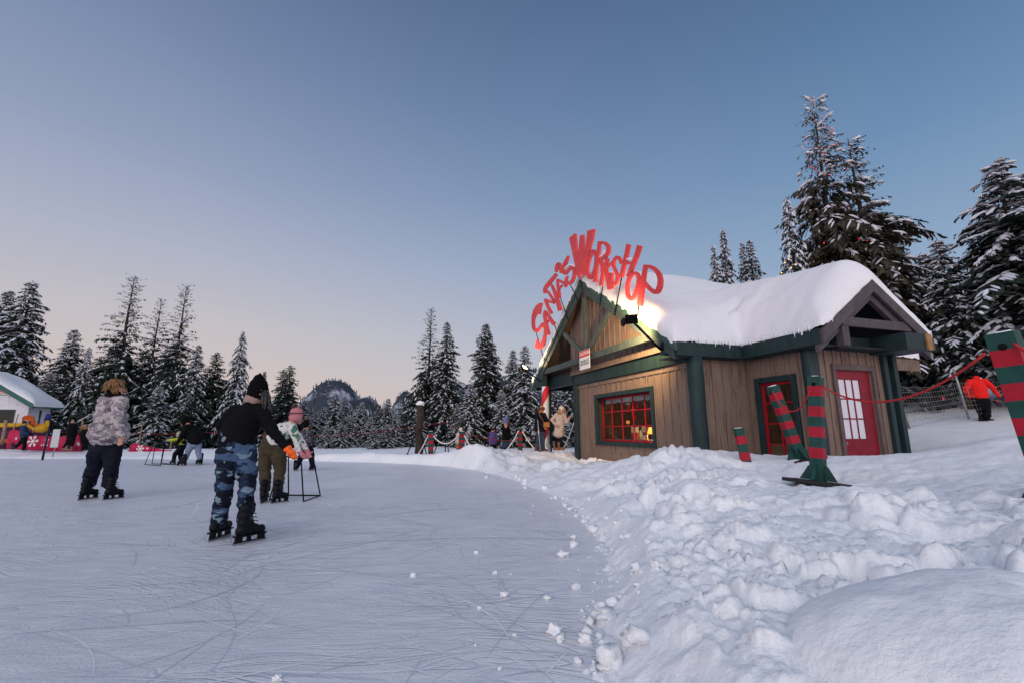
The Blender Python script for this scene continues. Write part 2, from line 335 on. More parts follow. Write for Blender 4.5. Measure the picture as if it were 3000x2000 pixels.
A = np.block([[K, Pm],[Pm.T, np.zeros((3,3))]]); Wt = np.linalg.solve(A, np.r_[cp[:,2], 0,0,0])
def tps(x, y):
    r = Wt[n_] + Wt[n_+1]*x + Wt[n_+2]*y
    for k in range(n_): r = r + Wt[k]*U((x-cp[k,0])**2 + (y-cp[k,1])**2)
    return r
def sst(a, b, x): t = np.clip((x-a)/(b-a), 0, 1); return t*t*(3-2*t)
def ground(x, y, fine=True):
    x = np.asarray(x, float); y = np.asarray(y, float); D = np.hypot(x, y)
    s = sdist(x, y) + .12*fbm(x*1.6, y*1.6, 3, 4)
    xc = np.clip(x, -30, 30); yc = np.clip(y, -5, 40)
    z = np.clip(tps(xc, yc), -2.2, 5)
    far = sst(36, 70, D); z = z*(1-far) + (-3.5 + 3*sst(5, 45, x) + 5*sst(20, 70, x))*far - sst(70, 400, D)*12
    if fine:
        # churned lumps: strongest along the ploughed bank, calm on the trodden path and far away
        rough = sst(.02,.5,s)*(.35 + .65*sst(6.5, .4, s)*sst(-2,2,x))
        calm = np.maximum(sst(9, 10.5, y)*sst(5, 6.5, x), .75*sst(.42,.55,x/np.maximum(y,.1))*sst(3.6,5,y))      # path at the right
        rough = rough*(1-.8*calm)*(1 - .75*sst(15, 24, D))
        md = ((x-1.60)/.60)**2 + ((y-1.70)/.52)**2; mound = np.exp(-md*.9); rough = rough*(1-.95*sst(1.5, .85, md))*(1-.6*sst(1.3,1.7,x)*sst(2.1,1.7,y))
        mA = sst(-.10, .12, fbm(x*1.1, y*1.1, 2, 31)); mB = sst(-.16, .04, fbm(x*.9+7, y*.9, 2, 41))
        z = z + rough*(.25+.75*mB)*(.46*domes(x, y, .50, 1, .55) + (.28+.9*mA)*.85*domes(x+3, y, .23, 2, .6) + (1.15-.9*mA)*.95*domes(x, y+5, .10, 3, .6) + .05*np.abs(fbm(x*4.5, y*4.5, 3, 12)) - .07) + rough*.17*fbm(x*2.6, y*2.6, 5, 7)
        nf = sst(14, 6, D); z = z + rough*nf*(.6*domes(x, y, .05, 6, .7) + .5*domes(x+9, y, .027, 5, .6))
        z = z + .02*fbm(x*3, y*3, 4, 2) + mound*.035*fbm(x*5, y*5, 4, 14) + .17*np.sqrt(np.maximum(0, 1-md))*(1 + .25*fbm(x*3, y*3, 3, 3)) - .05*np.exp(-((x-1.75-.25*(y-1.6))/.05)**2 - ((y-1.55)/.16)**2)
    e = sst(-.14, .30, s)
    rub = -.07 + (sst(-.75, -.02, s)*(.03 + .62*domes(x, y, .10, 3, .5) + .7*domes(x+2, y, .05, 8, .5)) if fine else 0)
    return rub*(1-e) + e*np.maximum(z, .02)
def gz(x, y): return float(ground(np.array([x]), np.array([y]), False)[0])

# ground sheet: polar grid round the standpoint, finest near it
na, nr = 620, 640
ang = np.radians(np.linspace(-66, 66, na)); rad = .55*np.exp(np.linspace(0, math.log(4500/.55), nr)**1.0)
rad = np.concatenate([.55*np.exp(np.linspace(0, math.log(40/.55), 520)), 40*np.exp(np.linspace(0, math.log(110), 121))[1:]]); nr = len(rad)
AA, RR = np.meshgrid(ang, rad); X = RR*np.sin(AA); Y = RR*np.cos(AA) - .3
Z = ground(X, Y)
idx = np.arange(nr*na).reshape(nr, na)
faces = np.stack([idx[:-1,:-1], idx[:-1,1:], idx[1:,1:], idx[1:,:-1]], -1).reshape(-1,4)[:, ::-1]
go = link('snow_ground', np_mesh('snow_ground', np.stack([X,Y,Z],-1).reshape(-1,3), faces, True), SNOW); tag(go, kind='structure')
# a coarser skirt behind the standpoint so that the place goes on
bx, by = np.meshgrid(np.linspace(-60,60,90), np.linspace(-40,1,40)); bz = ground(bx, by, False) - .03
id2 = np.arange(bx.size).reshape(bx.shape); f2 = np.stack([id2[:-1,:-1], id2[:-1,1:], id2[1:,1:], id2[1:,:-1]], -1).reshape(-1,4)
tag(link('snow_field', np_mesh('snow_field', np.stack([bx,by,bz-.02],-1).reshape(-1,3), f2, True), SNOW), kind='structure')
# rink ice
ra = .4*np.exp(np.linspace(0, math.log(70/.4), 260)); ta = np.radians(np.linspace(-100, 66, 300)); TA, RA = np.meshgrid(ta, ra); IX = RA*np.sin(TA); IY = RA*np.cos(TA) - .3
isd = sdist(IX, IY); ok = (isd < 1.6) & (IY < 25)
id3 = np.arange(IX.size).reshape(IX.shape); f3 = np.stack([id3[:-1,:-1], id3[:-1,1:], id3[1:,1:], id3[1:,:-1]], -1).reshape(-1,4)[:, ::-1]
f3 = f3[ok.ravel()[f3].all(1)]; used = np.unique(f3); mp_ = np.full(IX.size, -1); mp_[used] = np.arange(len(used))
V3 = np.stack([IX.ravel(), IY.ravel(), np.zeros(IX.size)], -1)[used]
im = np_mesh('rink_ice', V3, mp_[f3], True); at_ = im.attributes.new('frost', 'FLOAT', 'POINT')
fr_ = np.exp(np.minimum(isd.ravel()[used], 0)/np.where(V3[:,1] > 9, 1.5, .55))*np.where(V3[:,0] > -2.5, 1, .9); 
if len(at_.data) == len(fr_): at_.data.foreach_set('value', fr_.astype(np.float32))
tag(link('rink_ice', im, ICE), kind='structure')
m = MB(); m.prism([(-62,-8,-.02),(1.6,-8,-.02),(1.6,-.0,-.02),(-62,0,-.02)], (0,0,.012)); tag(m.build('rink_ice_apron', ICE), kind='structure')
# skate scratches: thin ribbons of scraped and cut ice
def marks():
    g = np.random.default_rng(21); V = []; Fc = []; MI = []
    for k in range(560):
        near = g.random() < .65
        y0 = g.uniform(1.3, 5.5)**1.0 if near else g.uniform(4, 15); x0 = g.uniform(-.8, .85)*(y0+1.0) if not near else g.uniform(-.9, .75)*(y0+.6)
        a = g.normal(.25, .55) if g.random() < .75 else g.uniform(0, 3.14); L_ = g.uniform(.25, 1.6)*(1 if near else 1.6); cv = g.normal(0, .9)/L_*.8; w_ = g.uniform(.002, .0055)*(1 if near else 1.9)*(2.2 if g.random() < .06 else 1)
        n = 14; x, y = x0, y0; pts = []
        for i in range(n+1): pts.append((x, y, a)); a += cv*L_/n; x += math.cos(a)*L_/n; y += math.sin(a)*L_/n
        P_ = np.array(pts); sdv = sdist(P_[:,0], P_[:,1])
        if sdv.max() > -.06: continue
        b = len(V); mi = 0 if g.random() < .55 else 1; zz_ = .0022 + .0000015*k
        for i, (x, y, a_) in enumerate(pts):
            ww = w_*math.sin(math.pi*(i+.15)/(n+.3))**.6*(.7+.3*g.random()); V.append((x-math.sin(a_)*ww, y+math.cos(a_)*ww, zz_)); V.append((x+math.sin(a_)*ww, y-math.cos(a_)*ww, zz_))
        for i in range(n): Fc.append((b+2*i, b+2*i+1, b+2*i+3, b+2*i+2)); MI.append(mi)
    return np_mesh('skate_marks', V, Fc, False, MI)
tag(link('skate_marks', marks(), [mat('scraped_frost', (.80,.82,.86), .8), mat('cut_ice', (.54,.57,.655), .35)]), 'fine curved skate scratches all over the rink ice', 'scratches', kind='stuff')

# loose clods along the foot of the bank and over it
m = MB()
r2 = random.Random(3)
for k in range(150):
    t = r2.random()**.8; i = 4 + t*(len(edge)-5.001); a = edge[int(i)]; b = edge[int(i)+1]; f = i-int(i)
    x = a[0]*(1-f)+b[0]*f; y = a[1]*(1-f)+b[1]*f
    off = r2.gauss(.03,.14) if r2.random() < .72 else r2.uniform(-.8,.3)
    nx, ny = (b[1]-a[1]), -(b[0]-a[0]); l = math.hypot(nx,ny); nx/=-l; ny/=-l
    x += nx*off; y += ny*off
    rr_ = .006+.028*r2.random()**2 * (1.0 + 1.5*(r2.random()<.12)) * (1 if y<9 else 1.5)
    zz = max(0, float(ground(np.array([x]), np.array([y]))[0]))
    m.ball((x,y,zz+rr_*.45), rr_, 2, (1, r2.uniform(.7,1.2), r2.uniform(.6,.9)), .5)
for px, py, rr_ in ((1210,1688,.022),(1478,1745,.026),(1450,1680,.018),(1625,1855,.04),(1715,1880,.035),(1680,1600,.04),(812,1990,.018),(1395,1620,.02)):
    x, y = G(px, py); m.ball((x,y,rr_*.4), rr_, 3, (1,.9,.8), .35)
for k in range(900):
    t = r2.random()**.55; i = 3 + (1-t*.98)*0 + (len(edge)-4.001)*r2.random(); a = edge[int(i)]; b = edge[int(i)+1]; f = i-int(i)
    x = a[0]*(1-f)+b[0]*f; y = a[1]*(1-f)+b[1]*f; off = r2.random()**1.4*(1.1 + .32*y*.6)
    nx, ny = (b[1]-a[1]), -(b[0]-a[0]); l = math.hypot(nx,ny); x += -nx/-l*off*1.0; y += -ny/-l*off
    if ((x-1.60)/.66)**2 + ((y-1.70)/.6)**2 < 1 or y > 11: continue
    rr_ = (.012+.055*r2.random()**3)*(1 if y > 2.5 else .8); zz = float(ground(np.array([x]), np.array([y]))[0])
    if zz < .0: continue
    m.ball((x,y,zz+rr_*.15), rr_, 2, (1, r2.uniform(.7,1.3), r2.uniform(.55,.9)), .55)
tag(m.build('snow_clods', SNOW), 'scattered clods of broken snow along the edge of the rink', 'snow', kind='stuff')

# ------------------------------------------------------------------ Santa's hut
HO = Vector((3.65, 10.0, 0)); HA = math.atan2(.3, .954)
E1 = Vector((math.cos(HA), math.sin(HA), 0)); E2 = Vector((-math.sin(HA), math.cos(HA), 0))
def loc2w(p, q, z): return HO + E1*p + E2*q + Vector((0,0,z))
def hit(px, py, axis, val):                           # photo point -> hut coordinates on the plane p = val or q = val
    r = ray(px, py); o = Vector((0,0,H)) - HO
    po, qo = o.dot(E1), o.dot(E2); pr, qr = r.dot(E1), r.dot(E2)
    t = (val-po)/pr if axis == 'p' else (val-qo)/qr
    return Vector((po+pr*t, qo+qr*t, H+r.z*t))
hut = empty('workshop_hut', HO, HA, 'board and batten hut with deep snow on its roof behind the snow bank', 'hut')
MAIN_P1, QW = 7.8, 9.1; Q0, ZA, ZE, SL = 4.55, 5.95, 3.03, .642
WP0, WP1, WQ = 1.85, 4.91, -2.0; PC, ZA2 = 3.38, 4.16; SL2 = (ZA2-3.03)/1.53
def zroof(p, q):
    a = ZA - SL*abs(q-Q0) if p >= 0 else -9
    b = ZA2 - SL2*abs(p-PC) if (WP0-.01 <= p <= WP1+.01 and q < 3) else -9
    return max(a, b)
PW = .5; QL, QR_ = .19, 6.07; GB = -.02
# window opening on the front wall
wa = hit(1743,1157,'p',PW); wb = hit(1926,1309,'p',PW); wc = hit(1914,1128,'p',PW); wd = hit(1750,1303,'p',PW)
W_q0, W_q1 = (wb.y+wc.y)/2, (wa.y+wd.y)/2; W_z0, W_z1 = (wb.z+wd.z)/2, (wa.z+wc.z)/2
print('WIN', W_q0, W_q1, W_z0, W_z1)
def wall_with_hole(m, axis, at, a0, a1, z0, z1, h0, h1, hz0, hz1, th, step, bw=.045, bt=.025, out=-1):
    def bx(u0, u1, zz0, zz1, t0, t1):
        if u1-u0 < .005 or zz1-zz0 < .005: return
        if axis == 'p': m.box((at+t0, u0, zz0), (at+t1, u1, zz1))
        else: m.box((u0, at+t0, zz0), (u1, at+t1, zz1))
    t0, t1 = 0, -out*th
    bx(a0, h0, z0, z1, t0, t1); bx(h1, a1, z0, z1, t0, t1); bx(h0, h1, z0, hz0, t0, t1); bx(h0, h1, hz1, z1, t0, t1)
    u = a0 + step*.6
    while u < a1 - .03:
        if h0-.12 < u < h1+.12:
            bx(u-bw/2, u+bw/2, z0, hz0-.12, out*bt, 0); bx(u-bw/2, u+bw/2, hz1+.12, z1-.0, out*bt, 0)
        else: bx(u-bw/2, u+bw/2, z0, z1, out*bt, 0)
        u += step
fr = .12
m = MB()
wall_with_hole(m, 'p', PW, QL, QR_, -.3, 2.66, W_q0+fr, W_q1-fr, W_z0+fr, W_z1-fr, .12, .30)
# upper gable siding above the beam band
pts = [(PW-.14, QL-.1, 3.0), (PW-.14, QR_+.2, 3.0), (PW-.14, QR_+.2, ZA-SL*(QR_+.2-Q0)-.14), (PW-.14, Q0, ZA-.14), (PW-.14, QL-.1, max(3.02, ZA-SL*(Q0-QL+.1)-.14))]
m.prism(pts, (.12,0,0))
u = .5
while u < 6.2:
    zt = ZA - SL*abs(u-Q0) - .16
    if zt > 3.2: m.box((PW-.165, u-.022, 3.18), (PW-.14, u+.022, zt))
    u += .30
m.box((PW-.18, QL-.1, 2.98), (PW-.1405, QR_+.2, 3.14))
# top rail of lower wall
m.box((PW-.035, QL, 2.5), (PW-.0005, QR_, 2.62))
fw = m.build('front_wall', TAUPE, hut)
# side wall (main, near side), wing side wall, wing gable wall, back walls
SP = 2.1
m = MB()
u = PW
m.box((PW+.121, .19, -.3), (SP-.002, .31, 2.95))
u = PW+.3
while u < SP: m.box((u-.022, .165, -.3), (u+.022, .19, 2.9)); u += .3
m.build('side_wall', TAUPE, hut)
da = hit(2213,1108,'p',SP); db = hit(2330,1094,'p',SP); dc = hit(2362,1330,'p',SP); dd_ = hit(2236,1368,'p',SP)
D_q0, D_q1 = (db.y+dc.y)/2, (da.y+dd_.y)/2; D_z1 = (da.z+db.z)/2; D_z0 = .30
print('SIDEDOOR', D_q0, D_q1, D_z1, da, db, dc, dd_)
QG = -1.5
m = MB()
wall_with_hole(m, 'p', SP, QG+.12, .188, -.3, 2.95, D_q0+.1, D_q1-.1, D_z0, D_z1-.1, .12, .32)
m.build('side_wall', TAUPE, hut)
ea = hit(2448,1083,'q',QG); eb = hit(2552,1086,'q',QG); ec = hit(2578,1335,'q',QG); ed = hit(2476,1335,'q',QG)
E_p0, E_p1 = (ea.x+ed.x)/2, (eb.x+ec.x)/2; E_z1 = (ea.z+eb.z)/2
print('DOOR', E_p0, E_p1, E_z1, ea, eb, ec, ed)
WR = hit(2600,1200,'q',QG).x; print('WR', WR)
E_z0 = .32
m = MB()
wall_with_hole(m, 'q', QG, SP+.0, WR, -.3, 3.0, E_p0-.02, E_p1+.02, E_z0, E_z1, .12, .24)
m.build('wing_wall', TAUPE, hut)
m = MB()                                              # far walls close the hut
m.box((WR-.12, QG+.121, -.3), (WR, .3, 2.95)); m.box((WR-.12, .301, -.3), (6.8, .42, 2.95)); m.box((6.8, .3, -.3), (6.92, QR_, 2.95)); m.box((PW+.121, QR_-.12, -.3), (6.799, QR_, 2.95))
m.prism([(6.8,.3,2.95),(6.8,QR_,2.95),(6.8,QR_,ZA-SL*(QR_-Q0)-.14),(6.8,Q0,ZA-.14),(6.8,.3,ZA-SL*(Q0-.3)-.14)], (.11,0,0))
m.build('back_wall', TAUPE, hut)
m = MB(); m.box((PW+.13, .32, 2.66), (6.7, QR_-.13, 2.72)); m.box((SP+.13, QG+.13, 2.66), (WR-.13,.315,2.72)); m.box((PW+.13,.32,.1),(6.7,QR_-.13,.15)); m.box((SP+.13, QG+.13,.1),(WR-.13,.315,.15))
m.build('floor_and_ceiling', mat('dark_interior_wood', (.16,.09,.05), .8, var=.3, vscale=5), hut)
# green beam band + corner boards, posts
m = MB()
m.box((PW-.10, QL-.1, 2.63), (PW-.001, QR_+.15, 2.975)); m.build('beam', GREEN, hut, bevel=.01)
m = MB(); m.box((PW-.12, QR_-.1, -.3), (PW+.2, QR_+.16, 2.625)); m.build('corner_post', GREEN, hut, bevel=.01)
def logpost(a, r0, z0, z1, name='corner_post'):
    m = MB(); pts = [(a[0]+.006*math.sin(k*2), a[1], z0+(z1-z0)*k/10) for k in range(11)]
    m.tube(pts, [r0*(1+.02*math.sin(k*1.7)) for k in range(11)], 20); return m.build(name, GREEN, hut)
logpost((PW+.03, .06), .175, -.3, 2.72)
lp = hit(2408,1150,'q',QG); print('LP', lp)
logpost((SP+.0, QG+.02), .15, -.3, 2.9)
m = MB(); m.box((WR-.02, QG-.09, -.3), (WR+.1, QG+.16, 2.9)); m.box((WR+.22, QG-.12, -.3), (WR+.34, QG+.02, 2.75)); m.build('corner_post', GREEN, hut, bevel=.01)
m = MB(); m.box((PW-.06, 8.75, -.3), (PW+.1, 8.93, 2.7)); m.build('porch_post', GREEN, hut, bevel=.01)
# porch + truss
m = MB()
TP = .03
def trb(a, b, wd=.10, ht=.17): m.beam((TP+.05+a[2], a[0], a[1]), (TP+.05+b[2], b[0], b[1]), wd, ht, up=(1,0,0)) if False else m.beam((TP+.05+a[2], a[0], a[1]), (TP+.05+b[2], b[0], b[1]), ht, wd, up=(1,0,0))
trb((.75,3.34,0),(8.4,3.34,0), .12, .2)
trb((Q0,3.45,.005),(Q0,ZA-.3,.005), .10, .17)
trb((Q0+.05,3.46,-.003),(Q0+1.75,4.55,-.003), .10, .15); trb((Q0-.05,3.46,-.003),(Q0-1.75,4.55,-.003), .10, .15)
m.build('truss', mat('grey_green_truss', (.06,.078,.075), .6, bump=.3, bscale=20, var=.2), hut, bevel=.008)
for bx_ in (((-.06, 8.05, 2.80), (.14, 8.95, 3.22)), ((.141, 8.6, 2.82), (PW+.6, 8.8, 3.12)), ((PW-.13, QR_+.17, 2.72), (PW+.08, 8.59, 3.16)), ((-.03,.35,2.8),(PW-.11,.52,3.1))):
    m = MB(); m.box(*bx_); m.build('outrigger_beam', GREEN, hut, bevel=.01)
# roof slabs
m = MB()
for s in (-1, 1):
    qe = Q0 + s*4.55
    m.prism([(0.0, Q0, ZA-.02), (0.0, qe, ZE-.02), (0.0, qe, ZE-.12), (0.0, Q0, ZA-.12)], (MAIN_P1,0,0))
m.build('roof', SOFFIT, hut)
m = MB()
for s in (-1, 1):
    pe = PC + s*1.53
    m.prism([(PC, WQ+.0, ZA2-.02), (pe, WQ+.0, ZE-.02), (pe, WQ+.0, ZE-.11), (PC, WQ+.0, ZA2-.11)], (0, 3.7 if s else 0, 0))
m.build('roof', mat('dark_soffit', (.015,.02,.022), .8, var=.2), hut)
# bargeboards (double), fascia
m = MB()
for s in (-1, 1):
    qe = Q0 + s*4.62
    z = lambda q: ZA - SL*abs(q-Q0)
    m.prism([(-.07, Q0, ZA+.02), (-.07, qe, z(qe)+.02), (-.07, qe, z(qe)-.17), (-.07, Q0, ZA-.17)], (.069,0,0))
    m.prism([(-.03, Q0, ZA-.172), (-.03, qe-s*.1, z(qe-s*.1)-.172), (-.03, qe-s*.1, z(qe-s*.1)-.40), (-.03, Q0, ZA-.42)], (.06,0,0), 1)
m.build('bargeboard', [GREEN2, mat('slate_board_paint', (.04,.056,.058), .6, bump=.3, bscale=20, var=.2)], hut, bevel=.006)
m = MB()
z = lambda p: ZA2 - SL2*abs(p-PC)
for s in (-1, 1):
    pe = PC + s*1.58
    m.prism([(PC, WQ-.07, ZA2+.0), (pe, WQ-.07, z(pe)+.0), (pe, WQ-.07, z(pe)-.26), (PC, WQ-.07, ZA2-.26)], (0,.069,0))
    m.prism([(PC, WQ+.03, ZA2-.2), (pe, WQ+.03, z(pe)-.2), (pe, WQ+.03, z(pe)-.42), (PC, WQ+.03, ZA2-.42)], (0,.10,0))
m.beam((PC-.95, WQ-.005, 3.21), (PC+1.0, WQ-.005, 3.21), .05, .19)
m.box((PC-1.0, WQ-.03, 2.72), (PC-.82, WQ+.12, 3.11)); 
m.build('bargeboard', mat('dusk_brown_board', (.07,.058,.068), .65, bump=.3, bscale=22, var=.22, vscale=5), hut, bevel=.006)
for bx_ in (((PC+.42, WQ-.25, 2.68), (PC+1.12, QG+.0, 3.03)), ((PC-.98, WQ+.13, 2.72), (PC-.84, QG-.03, 3.0)), ((PC-.8,QG-.06,2.78),(PC+.4,QG-.03,3.02))):
    m = MB(); m.box(*bx_); m.build('outrigger_beam', mat('dark_green_beam', (.014,.03,.035), .6, bump=.2, bscale=20, var=.2), hut, bevel=.008)
m = MB(); m.box((PC+.98, WQ-.29, 2.69), (PC+1.12, WQ-.252, 3.02)); m.build('beam_end', mat('bare_wood', (.30,.17,.07), .7, bump=.3, bscale=20, var=.3), hut)  # lit end of the beam, its light put into a paler colour
m = MB()
for bx_ in (((-.0, -.06, 2.72), (WP0-.001, -.001, 3.03)), ((WP0-.06, WQ, 2.72), (WP0-.001, -.061, 3.03)), ((WP1+.001, WQ, 2.74), (WP1+.06, -.061, 3.03)), ((0, QW+.001, 2.72), (MAIN_P1, QW+.06, 3.03))):
    m2_ = MB(); m2_.box(*bx_); m2_.build('fascia', GREEN, hut, bevel=.006)
m2_ = MB(); m2_.box((WP1+.001,-.06,2.66),(MAIN_P1,-.001,2.96)); m2_.build('fascia', mat('weathered_brown_board', (.16,.11,.085), .8, bump=.3, var=.2), hut)
m.box((.0, 0, 2.70), (WP0-.06, .6, 2.715)); m.box((WP0, WQ+.05, 2.70), (SP, .0, 2.715))
m.build('eave_soffit', GREEN, hut)
# wing ceiling of porch
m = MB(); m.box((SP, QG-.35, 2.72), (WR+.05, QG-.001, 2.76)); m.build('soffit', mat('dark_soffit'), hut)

# roof snow
def roof_snow():
    pg = sorted(set([round(v,3) for v in list(np.arange(-.07,7.9,.07)) + [WP0-.05, WP1+.05]])); qg = sorted(set([round(v,3) for v in list(np.arange(-2.05, 9.2, .07)) + [-.05]]))
    p0, p1, q0, q1 = -.05, 7.84, -.05, 9.15
    def inside(p, q): return (p0-.03 <= p <= p1 and q0 <= q <= q1) or (WP0-.05 <= p <= WP1+.05 and WQ-.05 <= q <= 1)
    def dedge(p, q):
        dm = min(p-p0, p1-p, q-q0, q1-q); dw = min(p-(WP0-.05), WP1+.05-p, q-(WQ-.05))
        if WP0 < p < WP1 and -.6 < q < .8: dm = max(dm, min(p-(WP0-.05), WP1+.05-p))
        return max(dm, dw if q < 1.2 else -9, 0)
    bm = bmesh.new(); V = {}
    for i, p in enumerate(pg):
        for j, q in enumerate(qg):
            a = ZA + .36 - .675*(math.sqrt((q-Q0)**2+.3)-.55)
            b = 4.78 + .07*(q+1) - 1.12*(math.sqrt((p-PC)**2+.14)-.374)
            if q < 0: a = a + q*2.2
            k = .6
            zt = (a+b)/2 + math.sqrt((a-b)**2/4 + k*k*.35) if (WP0-1.5 < p < WP1+1.5) else a
            if not (WP0 < p < WP1):
                f = min(1, max(0, (WP0-p)/1.5 if p < WP0 else (p-WP1)/1.5)); f = f*f*(3-2*f); zt = zt*(1-f)+a*f if (WP0-1.5 < p < WP1+1.5) else a
            base = zroof(min(max(p,0),7.8), q if not (q<0 and not WP0<=p<=WP1) else 0) if True else 0
            if base < 0: base = 3.0
            d = dedge(p, q); th = .42*min(1, (d/.55))**.55 if d > 0 else 0
            edge_t = .14 + .05*mn.noise(Vector((p*1.7, q*1.7, 0)))
            top = base + edge_t
            full = zt
            f = min(1, d/(.5 if q < .3 and WP0 < p < WP1 else .75)); f = math.sin(f*math.pi/2)**.75
            z = top*(1-f) + max(full, top)*f
            z += .06*mn.noise(Vector((p*.7, q*.7, 3))) + .022*mn.noise(Vector((p*2.6, q*2.6, 5))) + .010*mn.noise(Vector((p*7, q*7, 8)))
            V[i,j] = (Vector((p + .02*mn.noise(Vector((q*4,p*4,1))), q + (.03*mn.noise(Vector((p*5,q,2))) if d<.05 else 0), z)), base)
    vs = {}
    def gv(i,j):
        if (i,j) not in vs: vs[i,j] = bm.verts.new(V[i,j][0])
        return vs[i,j]
    for i in range(len(pg)-1):
        for j in range(len(qg)-1):
            pc = (pg[i]+pg[i+1])/2; qc = (qg[j]+qg[j+1])/2
            if inside(pc, qc):
                bm.faces.new((gv(i,j), gv(i+1,j), gv(i+1,j+1), gv(i,j+1)))
    be = [e for e in bm.edges if e.is_boundary]; key = {v: k for k, v in vs.items()}
    g = bmesh.ops.extrude_edge_only(bm, edges=be)
    nv = [v for v in g['geom'] if isinstance(v, bmesh.types.BMVert)]
    for v in nv: v.co.z -= .17 + .06*mn.noise(v.co*3) + .05*mn.noise(v.co*9) ; v.co.z = max(v.co.z, 2.9)
    for f in bm.faces: f.smooth = True
    bmesh.ops.recalc_face_normals(bm, faces=bm.faces)
    me = bpy.data.meshes.new('roof_snow'); bm.to_mesh(me); bm.free()
    return link('roof_snow', me, roofsnow_mat(), hut)
roof_snow()
# icicles along the near eaves
m = MB(); r3 = random.Random(5)
def icic(p, q, n=1):
    l = r3.uniform(.015,.06)*(2.2 if r3.random()<.08 else 1); z0 = 3.04
    m.tube([(p,q,z0+.06),(p+r3.uniform(-.01,.01),q,z0-l*.3),(p+r3.uniform(-.01,.01),q,z0-l)], [.024,.012,.002], 5)
for k in range(16): icic(.3+1.5*r3.random(), -.085)
for k in range(16): icic(WP0-.09, -.1-1.75*r3.random())
tag(m.build('icicles', mat('icicle_ice', (.75,.8,.85), .15, spec=.5), hut), kind='stuff')

# big window, side window door, red door
def window(name, axis, at, a0, a1, z0, z1, ncol, nrow, fw=.12, red=.05, depth=.1, matf=GREEN):
    root = None
    def bx(m, u0, u1, zz0, zz1, t0, t1):
        if axis == 'p': m.box((at+t0, u0, zz0), (at+t1, u1, zz1))
        else: m.box((u0, at+t0, zz0), (u1, at+t1, zz1))
    m = MB()
    bx(m, a0, a0+fw, z0, z1, -.045, depth+.02); bx(m, a1-fw, a1, z0, z1, -.045, depth+.02); bx(m, a0+fw+.001, a1-fw-.001, z1-fw, z1, -.043, depth+.02); bx(m, a0+fw+.001, a1-fw-.001, z0, z0+fw, -.043, depth+.02)
    fo = m.build(name, matf, hut, bevel=.006)
    m = MB(); b0, b1, c0, c1 = a0+fw+.001, a1-fw-.001, z0+fw+.001, z1-fw-.001; t0, t1 = depth-.04, depth
    bx(m, b0, b0+red, c0, c1, t0, t1); bx(m, b1-red, b1, c0, c1, t0, t1); bx(m, b0+red, b1-red, c1-red, c1, t0+.002, t1); bx(m, b0+red, b1-red, c0, c0+red, t0+.002, t1)
    for k in range(1, ncol):
        u = b0 + (b1-b0)*k/ncol; bx(m, u-.014, u+.014, c0+red, c1-red, t0+.006, t1-.004)
    for k in range(1, nrow):
        zz = c0 + (c1-c0)*k/nrow; bx(m, b0+red, b1-red, zz-.014, zz+.014, t0+.009, t1-.002)
    m.build('sash', RED, fo)
    m = MB(); bx(m, b0+.01, b1-.01, c0+.01, c1-.01, depth-.017, depth-.013); m.build('pane', GLASS, fo)
    return fo
window('window', 'p', PW, W_q0, W_q1, W_z0, W_z1, 5, 3, depth=.2)
window('window', 'p', SP, D_q0, D_q1, D_z0-.1, D_z1, 2, 4, fw=.12, red=.06, depth=.08)
m = MB()                                              # entry door
m.box((E_p0-.10, QG-.05, E_z0), (E_p0-.021, QG-.001, E_z1+.12)); m.box((E_p1+.021, QG-.05, E_z0), (E_p1+.10, QG-.001, E_z1+.12)); m.box((E_p0-.02, QG-.048, E_z1+.001), (E_p1+.02, QG-.001, E_z1+.12))
m.build('door_frame', TAUPE_D, hut, bevel=.005)
m = MB()
dw = E_p1-E_p0; gx0 = E_p0+dw*.10; gx1 = E_p1-dw*.30; zt = E_z1-.19; zb = zt-1.22
y0, y1 = QG+.03, QG+.075
m.box((E_p0, y0, E_z0), (gx0, y1, E_z1)); m.box((gx1, y0, E_z0), (E_p1, y1, E_z1)); m.box((gx0, y0, E_z0), (gx1, y1, zb)); m.box((gx0, y0, zt), (gx1, y1, E_z1))
for k in (1,2):
    x = gx0+(gx1-gx0)*k/3; m.box((x-.014, y0+.006, zb), (x+.014, y1-.006, zt)); zz = zb+(zt-zb)*k/3; m.box((gx0, y0+.009, zz-.013), (gx1, y1-.009, zz+.013))
door = m.build('door', REDDOOR, hut)
m = MB(); m.box((gx0+.005, y0+.02, zb+.005), (gx1-.005, y0+.026, zt-.005)); m.build('pane', mat('frosted_glass', (.62,.64,.72), .35, spec=.5), door)  # one opaque pale tone for all the door panes
m = MB(); m.ball((E_p0+.05, y0-.045, zb-.08), .022, 2); m.tube([(E_p0+.05, y0, zb-.12), (E_p0+.05, y0-.04, zb-.12)], .01); m.build('handle', STEEL, door)
# wooden box + brown board hanging at the right end
# warm light in the shop
def point(name, p, e, c, r=.05, par=None):
    l = bpy.data.lights.new(name, 'POINT'); l.energy = e; l.color = c; l.shadow_soft_size = r
    o = bpy.data.objects.new(name, l); col.objects.link(o); o.location = p
    if par: o.parent = par
    return o
